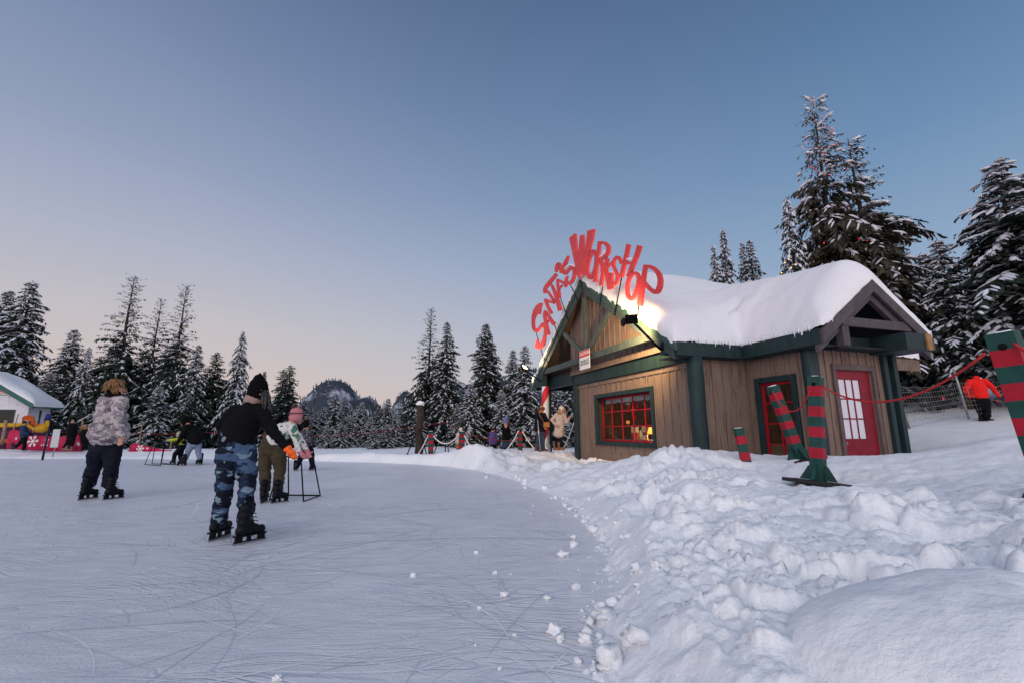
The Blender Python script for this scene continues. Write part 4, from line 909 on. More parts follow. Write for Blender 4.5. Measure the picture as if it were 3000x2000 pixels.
b3, o3 = banner([(375,1319,1321),(392,1298,1321),(430,1306,1321),(470,1314,1321),(505,1318,1322)], D_, 'rink_banner', 'low sagging red banner with a snowflake between the skaters')
m = MB(); snowflake(m, P(411,1313,D_-.05)-o3, .17, .025); snowflake(m, P(432,1312,D_-.05)-o3, .05, .01); m.build('snowflake', WH, b3)

# ------------------------------------------------------------------ white ticket booth at the left
BD = 22.5; bu = Vector((-.97,-.24,0)); bs = Vector((-.24,.97,0)); BA = math.atan2(bu.y, bu.x)
bo_ = P(96,1183,BD); bo_.z = 0
booth = empty('ticket_booth', bo_, BA, 'white booth with green roof edge and a snowy roof at the far left', 'booth')
# local: x = along bu (to the left), y: bu rotated +90 => -bs ; so depth is -y
ez = P(98,1183,BD).z; az = ez+1.5; hwid = 2.4; dep = 2.1; ov = .35
WB = mat('white_cladding', (.62,.62,.68), .7, var=.08, vscale=3)
m = MB()
m.box((ov,-ov-.0,-.2),(2*hwid-ov,-ov-.1,1.0)); m.box((ov,-ov,1.0),(ov+.5,-ov-.1,ez-.1)); m.box((2*hwid-ov-.5,-ov,1.0),(2*hwid-ov,-ov-.1,ez-.1)); m.box((ov+.5,-ov,ez-.25),(2*hwid-ov-.5,-ov-.1,ez-.1))
m.prism([(ov,-ov,ez-.1),(2*hwid-ov,-ov,ez-.1),(hwid,-ov,az-.15)], (0,-.1,0))
m.box((ov,-ov-.101,-.2),(ov+.1,-dep+ov,1.0)); m.box((ov,-ov-.101,1.0),(ov+.1,-ov-.75,ez+.1)); m.box((ov,-dep+ov+.5,1.0),(ov+.1,-dep+ov,ez+.1)); m.box((ov,-ov-.75,ez-.25),(ov+.1,-dep+ov+.5,ez+.1)); m.box((ov,-dep+ov-.1,-.2),(2*hwid-ov,-dep+ov,ez)); m.box((2*hwid-ov-.1,-dep+ov,-.2),(2*hwid-ov,-ov-.1,ez))
for k in range(14): 
    if k*.35 < 2*(hwid-ov): m.box((ov+.17+k*.35,-ov,ez-.1),(ov+.18+k*.35,-ov+.008, ez-.1+max(.02,(az-ez-.1)*(1-abs(.17+k*.35-(hwid-ov))/(hwid-ov)))))
m.build('wall', WB, booth)
DK = mat('dark_glass', (.012,.02,.025), .2, spec=.25); DKF = mat('dark_green_frame', (.02,.045,.05), .5)
m = MB(); m.box((ov+.5,-ov-.02,1.0),(2*hwid-ov-.5,-ov-.06,ez-.25)); wdo = m.build('window', DK, booth)
m = MB()
for x in (ov+.5, 1.75, 2.9): m.box((x,-ov+.004,1.0),(x+.07,-ov-.019,ez-.25))
m.box((ov+.571,-ov+.002,ez-.32),(2*hwid-ov-.5,-ov-.018,ez-.25)); m.box((ov+.571,-ov+.002,1.0),(2*hwid-ov-.5,-ov-.018,1.06)); m.build('frame', DKF, wdo)
m = MB(); m.box((1.2,-ov+.012,1.1),(1.62,-ov+.004,1.32)); m.build('notice', WHITE, wdo)
m = MB(); m.box((ov+.03,-ov-.75,1.0),(ov+.06,-dep+ov+.5,ez-.25)); wd2 = m.build('window', DK, booth); m = MB(); m.box((ov-.004,-ov-.75,1.0),(ov+.029,-ov-.82,ez-.25)); m.box((ov-.004,-dep+ov+.57,1.0),(ov+.029,-dep+ov+.5,ez-.25)); m.box((ov-.002,-ov-.821,1.0),(ov+.027,-dep+ov+.571,1.06)); m.build('frame', DKF, wd2)
m = MB()
for s in (-1,1): m.prism([(hwid,0,az),(hwid+s*hwid,0,ez),(hwid+s*hwid,0,ez-.1),(hwid,0,az-.1)], (0,-dep,0))
m.build('roof', mat('booth_roof', (.05,.06,.06), .8), booth)
m = MB()
for s in (-1,1): m.prism([(hwid,.05,az+.04),(hwid+s*(hwid+.05),.05,ez+.02),(hwid+s*(hwid+.05),.05,ez-.22),(hwid,.05,az-.2)], (0,-.049,0))
m.box((-.06,0,ez-.16),(-.001,-dep,ez+.02)); m.build('fascia', mat('booth_green', (.02,.10,.085), .5), booth)
bm = bmesh.new(); nx_, ny_ = 40, 18; vv = {}
for i in range(nx_+1):
    for j in range(ny_+1):
        x = -.08 + (2*hwid+.16)*i/nx_; y = .03 - (dep+.06)*j/ny_; zz = az - (az-ez)*abs(x-hwid)/hwid
        de = min(x+.08, 2*hwid+.08-x, .03-y, y+dep+.03); zz += .1 + .22*min(1, max(0,de)/.4)**.6 + .07*mn.noise(Vector((x*1.2,y*1.2,0)))
        zz -= .12*math.exp(-((x-hwid)/.4)**2)
        vv[i,j] = bm.verts.new((x,y,zz))
for i in range(nx_):
    for j in range(ny_): f = bm.faces.new((vv[i,j],vv[i+1,j],vv[i+1,j+1],vv[i,j+1]))
g = bmesh.ops.extrude_edge_only(bm, edges=[e for e in bm.edges if e.is_boundary])
for v in g['geom']:
    if isinstance(v, bmesh.types.BMVert): v.co.z -= .14
for f in bm.faces: f.smooth = True
bmesh.ops.recalc_face_normals(bm, faces=bm.faces); me = bpy.data.meshes.new('roof_snow'); bm.to_mesh(me); bm.free(); link('roof_snow', me, roofsnow_mat(), booth)
m = MB(); cx = hwid-.55; m.box((cx-.6,-ov+.02,ez+.35),(cx+.6,-ov+.004,ez+.75)); cso = m.build('caution_panel', mat('sign_white'), booth)
m = MB(); m.box((cx-.58,-ov+.026,ez+.53),(cx+.58,-ov+.021,ez+.73)); m.build('header', mat('sign_header_red'), cso)
textmesh('CAUTION', .24, 'header_text', mat('sign_white'), cso, (cx,-ov+.028,ez+.63), (R(90),0,R(180)), .001, .008)
textmesh('FALLING ICE AND SNOW', .095, 'text', mat('sign_ink'), cso, (cx,-ov+.022,ez+.44), (R(90),0,R(180)), .001, .003)
# colourful bunting draped round the booth
bt = empty('fabric_bunting', bo_+Vector((0,-.5,0)), BA, 'purple, orange, blue and yellow cloth draped round the lower half of the white booth', 'bunting')
def drape(pxs, D, c, nm):
    m = MB(); o_ = bo_+Vector((0,-.5,0)); Mi = Matrix.Rotation(-BA,3,'Z')
    tp = cr_([tuple(Mi @ (P(x,yt,D)-o_)) for x,yt,yb in pxs]); bb = cr_([tuple(Mi @ (P(x,yb,D)-o_)) for x,yt,yb in pxs])
    for i in range(len(tp)-1):
        w = lambda k: Vector((0,.03*math.sin(k*1.9),0))
        v = [m.bm.verts.new(q) for q in (Vector(tp[i])+w(i), Vector(tp[i+1])+w(i+1), Vector(bb[i+1])+w(i+1), Vector(bb[i])+w(i))]; m.bm.faces.new(v).smooth = True
    bmesh.ops.remove_doubles(m.bm, verts=m.bm.verts, dist=1e-4); o = m.build(nm, c, bt); sl = o.modifiers.new('t','SOLIDIFY'); sl.thickness = .012
drape([(-40,1238,1315),(20,1236,1312),(60,1240,1300),(80,1238,1295),(105,1250,1295),(125,1258,1290),(141,1245,1280)], 22.3, mat('cloth_purple', (.07,.015,.06), .8), 'purple_cloth')
drape([(66,1222,1245),(72,1217,1250),(86,1215,1256),(99,1219,1262),(104,1236,1262),(120,1240,1262),(130,1240,1262)], 22.15, mat('cloth_orange', (.42,.075,.01), .8, var=.2), 'orange_cloth')
drape([(130,1225,1240),(136,1212,1232),(144,1210,1230),(150,1214,1230)], 22.2, mat('cloth_blue', (.02,.03,.16), .8), 'blue_cloth')
drape([(-40,1238,1252),(20,1238,1250),(50,1238,1249),(70,1237,1244),(82,1240,1250),(100,1250,1262),(120,1242,1266),(132,1238,1264),(134,1231,1262),(144,1230,1254)], 22.0, mat('cloth_yellow', (.48,.28,.008), .8, var=.15), 'yellow_cloth')
drape([(-40,1284,1296),(0,1286,1296),(24,1283,1296)], 22.0, mat('cloth_orange'), 'orange_cloth')

# ------------------------------------------------------------------ fence, snowmobile, etc. at the right
fn = empty('wire_fence', P(2665,1250,14.5), 0, 'thin wire mesh fence on tilted steel posts behind the hut', 'fence')
fo_ = P(2665,1250,14.5)
posts = [((2665,1250),(2604,1062),14.5),((2837,1214),(2793,1080),16),((2715,1210),(2694,1160),20),((2560,1262),(2520,1080),15),((3060,1190),(3030,1060),17.5)]
for a, b, D in posts:
    m = MB(); m.tube([P(*a,D)-fo_-Vector((0,0,.15)), P(*b,D)-fo_], .035, 8); m.build('post', STEEL, fn)
m = MB(); a0, a1 = P(2665,1250,14.5), P(2625,1130,14.5); b0_, b1_ = P(2837,1214,16), P(2806,1120,16); c0_, c1_ = P(3060,1190,17.5), P(3040,1100,17.5)
for (l0,l1,r0_,r1_) in ((a0,a1,b0_,b1_),(b0_,b1_,c0_,c1_)):
    for k in range(8):
        f = k/7; pts = [l0.lerp(l1,f).lerp(r0_.lerp(r1_,f), t/10)-fo_+Vector((0,0,-.10*4*(t/10)*(1-t/10)))*(f) for t in range(11)]; m.tube(pts, .005, 4)
    for k in range(1,24):
        t = k/24; dr = -.10*4*t*(1-t); m.tube([l0.lerp(r0_,t)-fo_, l1.lerp(r1_,t)-fo_+Vector((0,0,dr))], .004, 4)
m.build('mesh_panel', STEEL, fn)
sn = empty('snowmobile', P(2752,1212,19.5), R(10), 'dark snowmobile parked behind the tree trunk beyond the wire fence', 'snowmobile')
BODY = mat('snowmobile_black', (.015,.018,.025), .35, spec=.5)
m = MB(); m.ball((-.45,0,.45), .42, 3, (1.25,.6,.55), .1); m.ball((.25,0,.4), .3, 3, (1.5,.7,.6), .05); m.build('body', BODY, sn)
m = MB(); m.ball((.45,0,.68), .2, 2, (2.4,.8,.5)); m.build('seat', mat('vinyl_black', (.02,.02,.02), .6), sn)
m = MB(); m.tube([(.1,0,.3),(.9,0,.3),(1.05,0,.2),(.9,0,.08),(.1,0,.08),(0,0,.2)], .09, 8, closed=True); m.build('track', BLACK, sn)
for s in (-1,1): m = MB(); m.tube([(-1.25,s*.42,.22),(-1.1,s*.42,.08),(-.3,s*.42,.05)], .035, 6); m.tube([(-.8,s*.42,.06),(-.5,s*.2,.35)], .025, 6); m.build('ski', STEEL, sn)
m = MB(); m.tube([(-.15,-.35,.95),(-.2,0,.9),(-.15,.35,.95)], .02, 6); m.tube([(-.25,0,.6),(-.18,0,.9)], .025, 6); m.build('handlebar', BLACK, sn)
m = MB(); m.prism([(-.6,-.2,.62),(-.6,.2,.62),(-.42,.17,.95),(-.42,-.17,.95)], (.02,0,.0)); m.build('windscreen', mat('dark_visor', (.05,.06,.07), .2), sn)
fl = empty('pink_flag', P(2760,1170,18), 0, 'small pink flag on a thin stick by the tree trunk', 'flag'); m = MB(); m.tube([(0,0,-.5),(0,0,.2)], .008, 5); m.build('stick', BLACK, fl); m = MB(); m.prism([(0,0,.2),(.16,.02,.05),(0,0,-.05)], (0,.008,0)); m.build('cloth', mat('pink_flag_cloth', (.6,.05,.1), .8), fl)

# ------------------------------------------------------------------ conifers
NEEDLE = mat('needles', (.026,.042,.032), .75, spec=.25, c2=(.010,.018,.016), vscale=1.3)
NEEDLE_B = mat('needles_brownish', (.07,.055,.038), .75, spec=.25, c2=(.022,.026,.018), vscale=1.1)
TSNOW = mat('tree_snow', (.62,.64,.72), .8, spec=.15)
def tree_proto(seed, h=10, r=2.0, nb=150, sparse=0.0, snow=.5, droop=.5, base=.06, tight=.38, fol=1.0):
    g = np.random.default_rng(seed); V = []; Fc = []; SV = []; SF = []; TV = []; TF = []
    def tub(VV, FF, pts, rads, n=5):
        b = len(VV)
        for p, rr0 in zip(pts, rads):
            for k in range(n): a = 2*math.pi*k/n; VV.append((p[0]+rr0*math.cos(a), p[1]+rr0*math.sin(a), p[2]))
        for i in range(len(pts)-1):
            for k in range(n): FF.append((b+i*n+k, b+i*n+(k+1)%n, b+(i+1)*n+(k+1)%n, b+(i+1)*n+k))
    wob = g.normal(0,.02,12).cumsum()
    tp = [(wob[i]*.6, wob[-i]*.4, h*i/11) for i in range(12)]
    tub(TV, TF, tp, [max(.012, .018*h*(1-i/11.3)**.9) for i in range(12)], 8)
    def blob(c, d, l, wv, t):                          # flattened snow lump along direction d
        d = d/np.linalg.norm(d); s = np.cross(d, (0,0,1)); s = s/(np.linalg.norm(s)+1e-6); u = np.cross(s, d)
        b = len(SV)
        for (a, rr0) in ((-.5,.25),(-.2,1),(.2,.9),(.5,.2)):
            for (x, y) in ((1,-.2),(.45,.8),(-.45,.85),(-1,-.2)):
                j = 1 + g.normal(0,.18); SV.append(tuple(c + d*l*a + s*wv*.5*x*rr0*j + u*t*y*rr0*j))
        for i in range(3):
            for k in range(4): SF.append((b+i*4+k, b+i*4+(k+1)%4, b+(i+1)*4+(k+1)%4, b+(i+1)*4+k))
        SF.append((b,b+1,b+2,b+3)); SF.append((b+15,b+14,b+13,b+12))
    gaz = 0
    for i in range(nb):
        t = base + (1-base)*((i+g.random()*.8)/nb)**.92
        if t > .985: continue
        z0 = t*h; gaz += 2.4 + g.normal(0,.3)
        prof = (1-t)**.70*(.62+.38*min(1,(t-base)*6+.3)) + .03
        Lb = r*prof*(.5+.62*g.random()**.8); thin = sparse > 0 and t > 1-sparse + g.normal(0,.10)
        if g.random() < .09: Lb *= 1.4
        if thin: Lb = max(Lb*1.15, .09*r*(1+g.random()*2))
        el = -.15 + .75*t*t + g.normal(0,.10); dr = droop*(.5+.5*g.random())*(.5 if thin else 1)
        dirh = np.array([math.cos(gaz), math.sin(gaz), 0]); M = 7
        base_p = np.array([np.interp(z0,[0,h],[0,tp[-1][0]]), np.interp(z0,[0,h],[0,tp[-1][1]]), z0])
        pts = []
        for k in range(M):
            s = k/(M-1); pts.append(base_p + dirh*Lb*s*(1-.12*dr*s) + np.array([0,0,Lb*(el*s - dr*s*s*.95 + .10*dr*s**4)]))
        tub(TV, TF, pts[:-1], [max(.006, .0022*h*(1-k/M)*(.4+.6*(1-t))) for k in range(M-1)], 3)
        ns = max(4, int(Lb/.11)); side = np.array([-dirh[1], dirh[0], 0])
        for q in range(ns):
            s = .10 + .9*(q+g.random())/ns
            if thin and g.random() < .35: continue
            f = s*(M-1); k = min(M-2, int(f)); p = pts[k]*(1-(f-k)) + pts[k+1]*(f-k); d = pts[k+1]-pts[k]; d = d/np.linalg.norm(d)
            for sg in (-1, 1, 0):
                if sg == 0 and g.random() < .45: continue
                lt = (Lb*.34*(1-s*.65) + .10)*(.65+.6*g.random())*(.5 if thin else 1)*fol
                lt = min(lt, .75)
                dd = d*(.75) + side*sg*(.65+.3*g.random()) + np.array([0,0,-.28-.45*g.random()*droop - (.6 if sg == 0 else 0)]) + g.normal(0,.13,3)
                dd = dd/np.linalg.norm(dd); w_ = lt*(.20+.12*g.random())
                sd_ = np.cross(dd, (0,0,1)); sd_ = sd_/(np.linalg.norm(sd_)+1e-6); up_ = np.cross(sd_, dd); rl = g.normal(0,.5); sd_ = sd_*math.cos(rl)+up_*math.sin(rl)
                # a frond: two or three jagged slivers
                for c_ in range(3):
                    a = p + dd*lt*(.02+.28*c_); dv = dd + sd_*((c_-1)*.55 if c_ else 0)*(1 if g.random()<.5 else -1) + np.array([0,0,-.12*c_]); dv = dv/np.linalg.norm(dv)
                    ll = lt*(.75-.16*c_); mid = a + dv*ll*.42; b = len(V)
                    V.append(tuple(a)); V.append(tuple(mid + sd_*w_*.5)); V.append(tuple(a + dv*ll + np.array([0,0,-.05*ll]))); V.append(tuple(mid - sd_*w_*.5 + np.array([0,0,-.02])))
                    Fc.append((b,b+1,b+2,b+3))
                if g.random() < snow*(.75 if sg else .25) and not (thin and g.random()<.4):
                    blob(p + dd*lt*.42 + np.array([0,0,.025]), dd, lt*(.55+.4*g.random()), w_*(.55+.5*g.random()), .028+.03*g.random())
            if g.random() < snow*.6:
                blob(p + np.array([0,0,.03]), d, .22+.2*g.random(), .09+.10*g.random(), .04+.04*g.random())
    return (np_mesh('trunk', TV, TF, True), np_mesh('crown', V, Fc), np_mesh('snow_load', SV, SF, True))
PROTO = {
 'full':   tree_proto(1, 10, 2.2, 260, 0, .26, .6),
 'full2':  tree_proto(2, 10, 2.2, 240, 0, .42, .8),
 'green':  tree_proto(3, 10, 2.3, 270, 0, .05, .55),
 'sparse': tree_proto(4, 10, 2.0, 230, .42, .16, .5),
 'sparse2':tree_proto(5, 10, 2.0, 210, .45, .18, .45),
 'weep':   tree_proto(6, 10, 2.2, 170, 0, .5, 1.25),
 'laden':  tree_proto(7, 10, 2.6, 210, 0, .62, 1.0, base=.20),
 'big':    tree_proto(8, 10, 2.4, 250, .30, .22, .7, base=.2),
 'bare':   tree_proto(12, 10, 2.2, 190, 0, .42, .8, base=.24),
 'slim':   tree_proto(9, 10, 1.9, 200, 0, .5, .75),
}
TM = {}
for k, (a, b, c) in PROTO.items():
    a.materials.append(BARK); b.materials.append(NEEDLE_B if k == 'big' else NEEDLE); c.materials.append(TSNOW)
PR = {'full':2.2,'full2':2.2,'green':2.3,'sparse':2.0,'sparse2':2.0,'weep':2.2,'laden':2.6,'big':2.4,'slim':1.9,'bare':2.2}
def conifer(px, yt, D, hw, kind, label, group='snowy conifers round the rink', rz=None, zb=None, lean=(0,0)):
    top = P(px, yt, D); z0 = gz(top.x, top.y) - .15 if zb is None else zb; h = top.z - z0
    s = h/10; sx = hw*1.2/F*D/PR[kind]
    root = empty('conifer', (top.x-lean[0], top.y-lean[1], z0), rnd.random()*6.28 if rz is None else rz, label, 'tree', group)
    root.scale = (sx, sx, s)
    for n_, me in zip(('trunk','crown','snow_load'), PROTO[kind]):
        o = bpy.data.objects.new(n_, me); col.objects.link(o); o.parent = root
        if n_ == 'snow_load': o['kind'] = 'stuff'
    return root
T_ = [
 (96,822,31,112,'full2','tall snowy conifer rising right behind the white booth'),(28,850,33,105,'full','wide conifer at the left edge behind the white booth'),
 (222,965,30,80,'full','dark conifer between the booth and the standing skater, bent top'),(262,1012,29,48,'weep','small drooping conifer just left of the puffer jacket skater'),
 (396,808,30,92,'sparse','tallest thin topped conifer at the left, bare upper branches'),(474,872,31,62,'sparse2','thin topped conifer between the two tallest at the left'),
 (548,832,30,74,'sparse','thin conifer with a bushy crooked tip, right of the tallest at the left'),(584,1008,29,58,'full2','snow-loaded conifer below the thin crooked tipped tree'),
 (638,1028,30,70,'green','dark green conifer almost free of snow'),(712,968,30,58,'weep','slim conifer with drooping snowy branches above the camouflage skater'),
 (775,1085,34,36,'full','small conifer tip showing beside the black pointed hat'),(852,1066,30,58,'green','green conifer behind the pink hat, right one of a pair'),(832,1078,31,52,'green','green conifer behind the pink hat, left one of a pair'),
 (150,1090,28,60,'full','bushy dark conifer beside the booth roof'),(330,1120,27.5,60,'full2','low snowy conifer behind the puffer jacket skater'),(470,1130,27.5,60,'full2','low snowy conifer above the bent adult'),
 (560,1150,27.5,46,'green','low green conifer right of the bent adult'),
 (1263,902,36,66,'sparse','tall thin conifer left of a pair in the middle of the picture'),(1312,942,34,66,'full','tall conifer right of a pair in the middle of the picture'),
 (1421,946,33,84,'full','large even conifer between the middle pair and the hut'),(1437,972,34,58,'full','second tip close against the large even conifer'),
 (1503,1022,33,58,'full2','snowy conifer left of the orange striped post'),(1538,1010,31,64,'slim','slim snowy conifer nearest the hut gable'),
 (1620,1120,30,60,'full2','dark conifer under the hut porch behind the woman'),(1665,1090,32,60,'full2','dark conifer hidden behind the hut corner'),
 (1380,1120,30,52,'full2','low snowy conifer behind the snow mound'),(1470,1140,29,44,'slim','low slim conifer behind the purple jacket'),
 (2116,670,38,62,'full2','snowy tipped conifer left above the hut roof'),(2088,715,37,50,'full2','small conifer at the far left above the hut roof'),(2196,700,38,68,'full','double topped conifer above the hut roof valley'),(2172,706,38,50,'full','conifer with its tip just left of the double top above the roof'),
 (2384,292,21,165,'big','tallest conifer above the hut, hung with red lights'),(2478,408,21,190,'big','broad conifer with red lights right beside the tallest'),(2305,578,20,90,'weep','small weeping conifer left of the tallest with warm lights'),
 (2420,600,23.5,140,'full2','broad dark conifer filling in behind the two tallest above the roof'),(2560,640,22.8,105,'full2','dark bushy conifer right of the two tallest, behind the wing ridge'),(2350,700,22.5,120,'full2','low snowy conifer at the foot of the weeping tree above the roof'),
 (2600,640,23,115,'bare','broad snowy conifer behind the wing gable'),(2700,740,26,120,'bare','conifer with fine branches behind the right end of the hut'),(2655,800,23,60,'green','small dark conifer tip beside the wing roof'),
 (2745,700,19,120,'bare','conifer with its bare trunk in front of the snowmobile'),
 (2916,472,17.5,270,'laden','big snow-laden conifer at the right'),(3045,480,17,250,'laden','snow-laden conifer cut by the right edge'),(2850,800,27,120,'bare','low snow-laden conifer above the red jacket'),
 (2640,900,30,110,'full2','low dark conifer behind the tilted steel post'),(3010,700,18.5,170,'laden','nearest snow-laden conifer beside the largest striped post'),
]
for t in T_: conifer(*t)
for px, yt, D, hw in [(60,1010,35,90),(180,1060,34,80),(300,1040,35,80),(350,1010,36,80),(430,1020,35,90),(510,1000,36,80),(600,1090,34,80),(660,1110,34,70),(690,1130,33,60),(740,1160,33,60),(800,1180,33,50),(870,1200,33,40)]:
    conifer(px, yt, D, hw*1.1, rnd.choice(['green','full','green']), 'dense dark conifer filling the wall of trees at the left behind the taller ones', 'dark conifers in the tree wall at the left')
for px, yt, D, hw in [(893,1170,33,34),(925,1205,32,30),(948,1190,36,30),(985,1150,33,38),(1012,1158,35,34),(1030,1215,31,30),(1060,1176,34,34),(1085,1220,31,30),(1110,1190,37,32),(1138,1165,33,34),(1160,1205,31,30),(1185,1188,36,34),(1205,1150,38,36),(1225,1200,32,34),(1340,1180,31,34),(1570,1150,31,36),(1000,1235,29,26),(1135,1240,29,26),(1095,1245,28,22),(960,1245,29,24)]:
    conifer(px, yt, D, hw*1.15, rnd.choice(['full','full2','slim','full2']), 'small snow-dusted conifer in the band below the hills, left of the log stump' if px < 1230 else 'small snow-dusted conifer low behind the queue of people', 'small conifers behind the rink')

# far forest: beyond counting, one object
def far_forest():
    g = np.random.default_rng(11); V = []; Fc = []; MI = []
    def mini(x, y, z, h, r, snow):
        k = 26; 
        for i in range(k):
            t = (i+g.random())/k; zz = z + h*(.08+.92*t); a = g.random()*6.28; L_ = r*(1-t)*(.7+.5*g.random())+.05*r; w_ = L_*.55
            dx, dy = math.cos(a), math.sin(a); b = len(V)
            V.append((x, y, zz+.05*h)); V.append((x+dx*L_-dy*w_, y+dy*L_+dx*w_, zz-.06*h)); V.append((x+dx*L_*1.15, y+dy*L_*1.15, zz-.10*h)); V.append((x+dx*L_+dy*w_, y+dy*L_-dx*w_, zz-.06*h)); Fc.append((b,b+1,b+2,b+3)); MI.append(1 if g.random() < snow else 0)
    for n in range(1100):
        D = 44*math.exp(g.random()*1.9); px = g.uniform(640, 1760) if g.random() < .8 else g.uniform(-200, 700)
        yt = 1262 - g.uniform(6, 46)*(1 + (.55*max(0,(px-1180)/300)) ) 
        x = XD(px, D, 1); z0 = gz(x, D) - 1; zt = P(px, yt, D).z
        h = min(max(zt - z0, 5), 16); z0 = zt - h if zt - z0 > 16 else z0
        mini(x, D, z0, h, h*.17, .30)
    return np_mesh('far_forest', V, Fc, False, MI)
o = link('far_forest', far_forest(), [mat('far_needles', (.03,.045,.048), .9, var=.3, vscale=.2), mat('far_tree_snow', (.42,.45,.52), .9)])
tag(o, 'dense far forest of snow-dusted conifers below the hills', 'forest', kind='stuff')

# hills
def hills():
    xs = np.linspace(-900, 900, 300); ys = np.linspace(420, 1500, 150); X, Y = np.meshgrid(xs, ys)
    Z = np.full(X.shape, -70.0)
    def bump(px, py, D, wx, wy, pw=2):
        s = P(px, py, D); hh_ = s.z + 70
        return hh_*np.exp(-(np.abs((X-s.x)/wx)**pw + np.abs((Y-s.y)/wy)**pw))
    Z = Z + np.maximum.reduce([bump(985,1114,800,74,130,2.3), bump(915,1160,760,34,90,2), bump(1075,1160,820,60,110,2), bump(1190,1143,900,48,120,1.8), bump(1240,1162,880,70,130), bump(1350,1118,760,60,130), bump(1440,1092,800,100,150), bump(1570,1078,760,90,150), bump(1750,1090,800,160,180), bump(700,1225,900,200,150), bump(200,1232,1000,500,150), bump(1120,1205,900,300,150), bump(2300,1090,900,300,200)])
    Z = Z + 3.5*fbm(X/50, Y/50, 5, 3) + 5*fbm(X/170, Y/170, 2, 8)*np.clip((Z+70)/80,0,1)
    n0, n1 = X.shape; idx = np.arange(n0*n1).reshape(n0,n1)
    f = np.stack([idx[:-1,:-1], idx[:-1,1:], idx[1:,1:], idx[1:,:-1]], -1).reshape(-1,4)
    return X, Y, Z, f
HX, HY, HZ, hf = hills()
hm = mat('hill_forest_and_snow', (.035,.05,.065), .95)
nt = hm.node_tree; b = nt.nodes['Principled BSDF']; L = nt.links.new; g_ = nn(nt,'ShaderNodeNewGeometry')
n1_ = nn(nt,'ShaderNodeTexNoise'); n1_.inputs['Scale'].default_value = .022; n1_.inputs['Detail'].default_value = 10; n1_.inputs['Roughness'].default_value = .72; L(g_.outputs['Position'], n1_.inputs[0])
r_ = ramp(nt, [(.52,(.035,.046,.064)),(.56,(.11,.13,.165)),(.61,(.38,.41,.48))]); L(n1_.outputs[0], r_.inputs[0]); L(r_.outputs[0], b.inputs['Base Color'])
hl = link('hills', np_mesh('hills', np.stack([HX,HY,HZ],-1).reshape(-1,3), hf, True), hm); tag(hl, kind='structure')
def hill_trees():
    g = np.random.default_rng(5); V = []; Fc = []; MI = []; n0, n1 = HX.shape; FB = fbm(HX/45, HY/45, 3, 5)
    for n in range(9000):
        i = g.integers(8, 80); j = g.integers(60, 240); x = HX[i,j] + g.uniform(-3,3); y = HY[i,j] + g.uniform(-3,3); z = HZ[i,j]
        if z < -40 or x/y < -.62: continue
        if FB[i,j] > .09: continue
        h = g.uniform(4, 8); r = h*.22
        for (z0, z1, rr0) in ((.0,.6,1),(.35,1,.65)):
            b = len(V); V.append((x,y,z+h*z1-2))
            for k in range(5): a = k*1.2566+g.random(); V.append((x+math.cos(a)*r*rr0, y+math.sin(a)*r*rr0, z+h*z0-2))
            for k in range(5): Fc.append((b, b+1+k, b+1+(k+1)%5)); MI.append(1 if g.random() < .12 else 0)
    return np_mesh('hill_forest', V, Fc, False, MI)
o = link('hill_forest', hill_trees(), [mat('hill_needles', (.030,.042,.060), .95), mat('hill_tree_snow', (.45,.48,.55), .95)]); tag(o, 'forest of tiny far conifers covering the hills on the horizon', 'forest', kind='stuff')

# lights in the big trees
RL = mat('red_fairy_light', (1,.05,.04), .4, emis=(1,.03,.03), es=2.2); YL = mat('warm_fairy_light', (1,.6,.1), .4, emis=(1,.5,.1), es=3)
def lights(pts, D, mt, label, r=.024):
    o0 = P(*pts[0], D); root = empty('string_lights', o0, 0, label, 'string lights', 'fairy lights in the trees above the hut')
    m = MB(); m.ball((0,0,0), r, 1); me = None
    for i, p in enumerate(pts):
        q = P(*p, D-.35+.3*math.sin(i*2.3))-o0
        if me is None:
            o = m.build('bulb', mt, root, None); me = o.data; o.location = q
        else: o = bpy.data.objects.new('bulb', me); col.objects.link(o); o.parent = root; o.location = q
    m = MB(); m.tube([P(*p, D-.35+.3*math.sin(i*2.3))-o0 for i, p in enumerate(pts)], .006, 4); m.build('wire', BLACK, root)
lights([(2404,340),(2416,372),(2436,375),(2442,381),(2362,420),(2352,432),(2409,435),(2430,430),(2446,424),(2420,452),(2376,490),(2390,497),(2403,505),(2428,512),(2475,495)], 20.2, RL, 'string of red lights wound through the tallest conifer')
lights([(2675,885),(2700,900),(2720,918)], 21, RL, 'few red lights on the branches right of the wing gable')
lights([(2517,700),(2540,705),(2414,712),(2465,722),(2500,738)], 20.2, RL, 'few red lights low in the broad conifer above the roof snow')
lights([(2310,760),(2318,785),(2330,775),(2290,800),(2300,770)], 19.2, YL, 'few warm yellow lights low in the weeping conifer', .025)

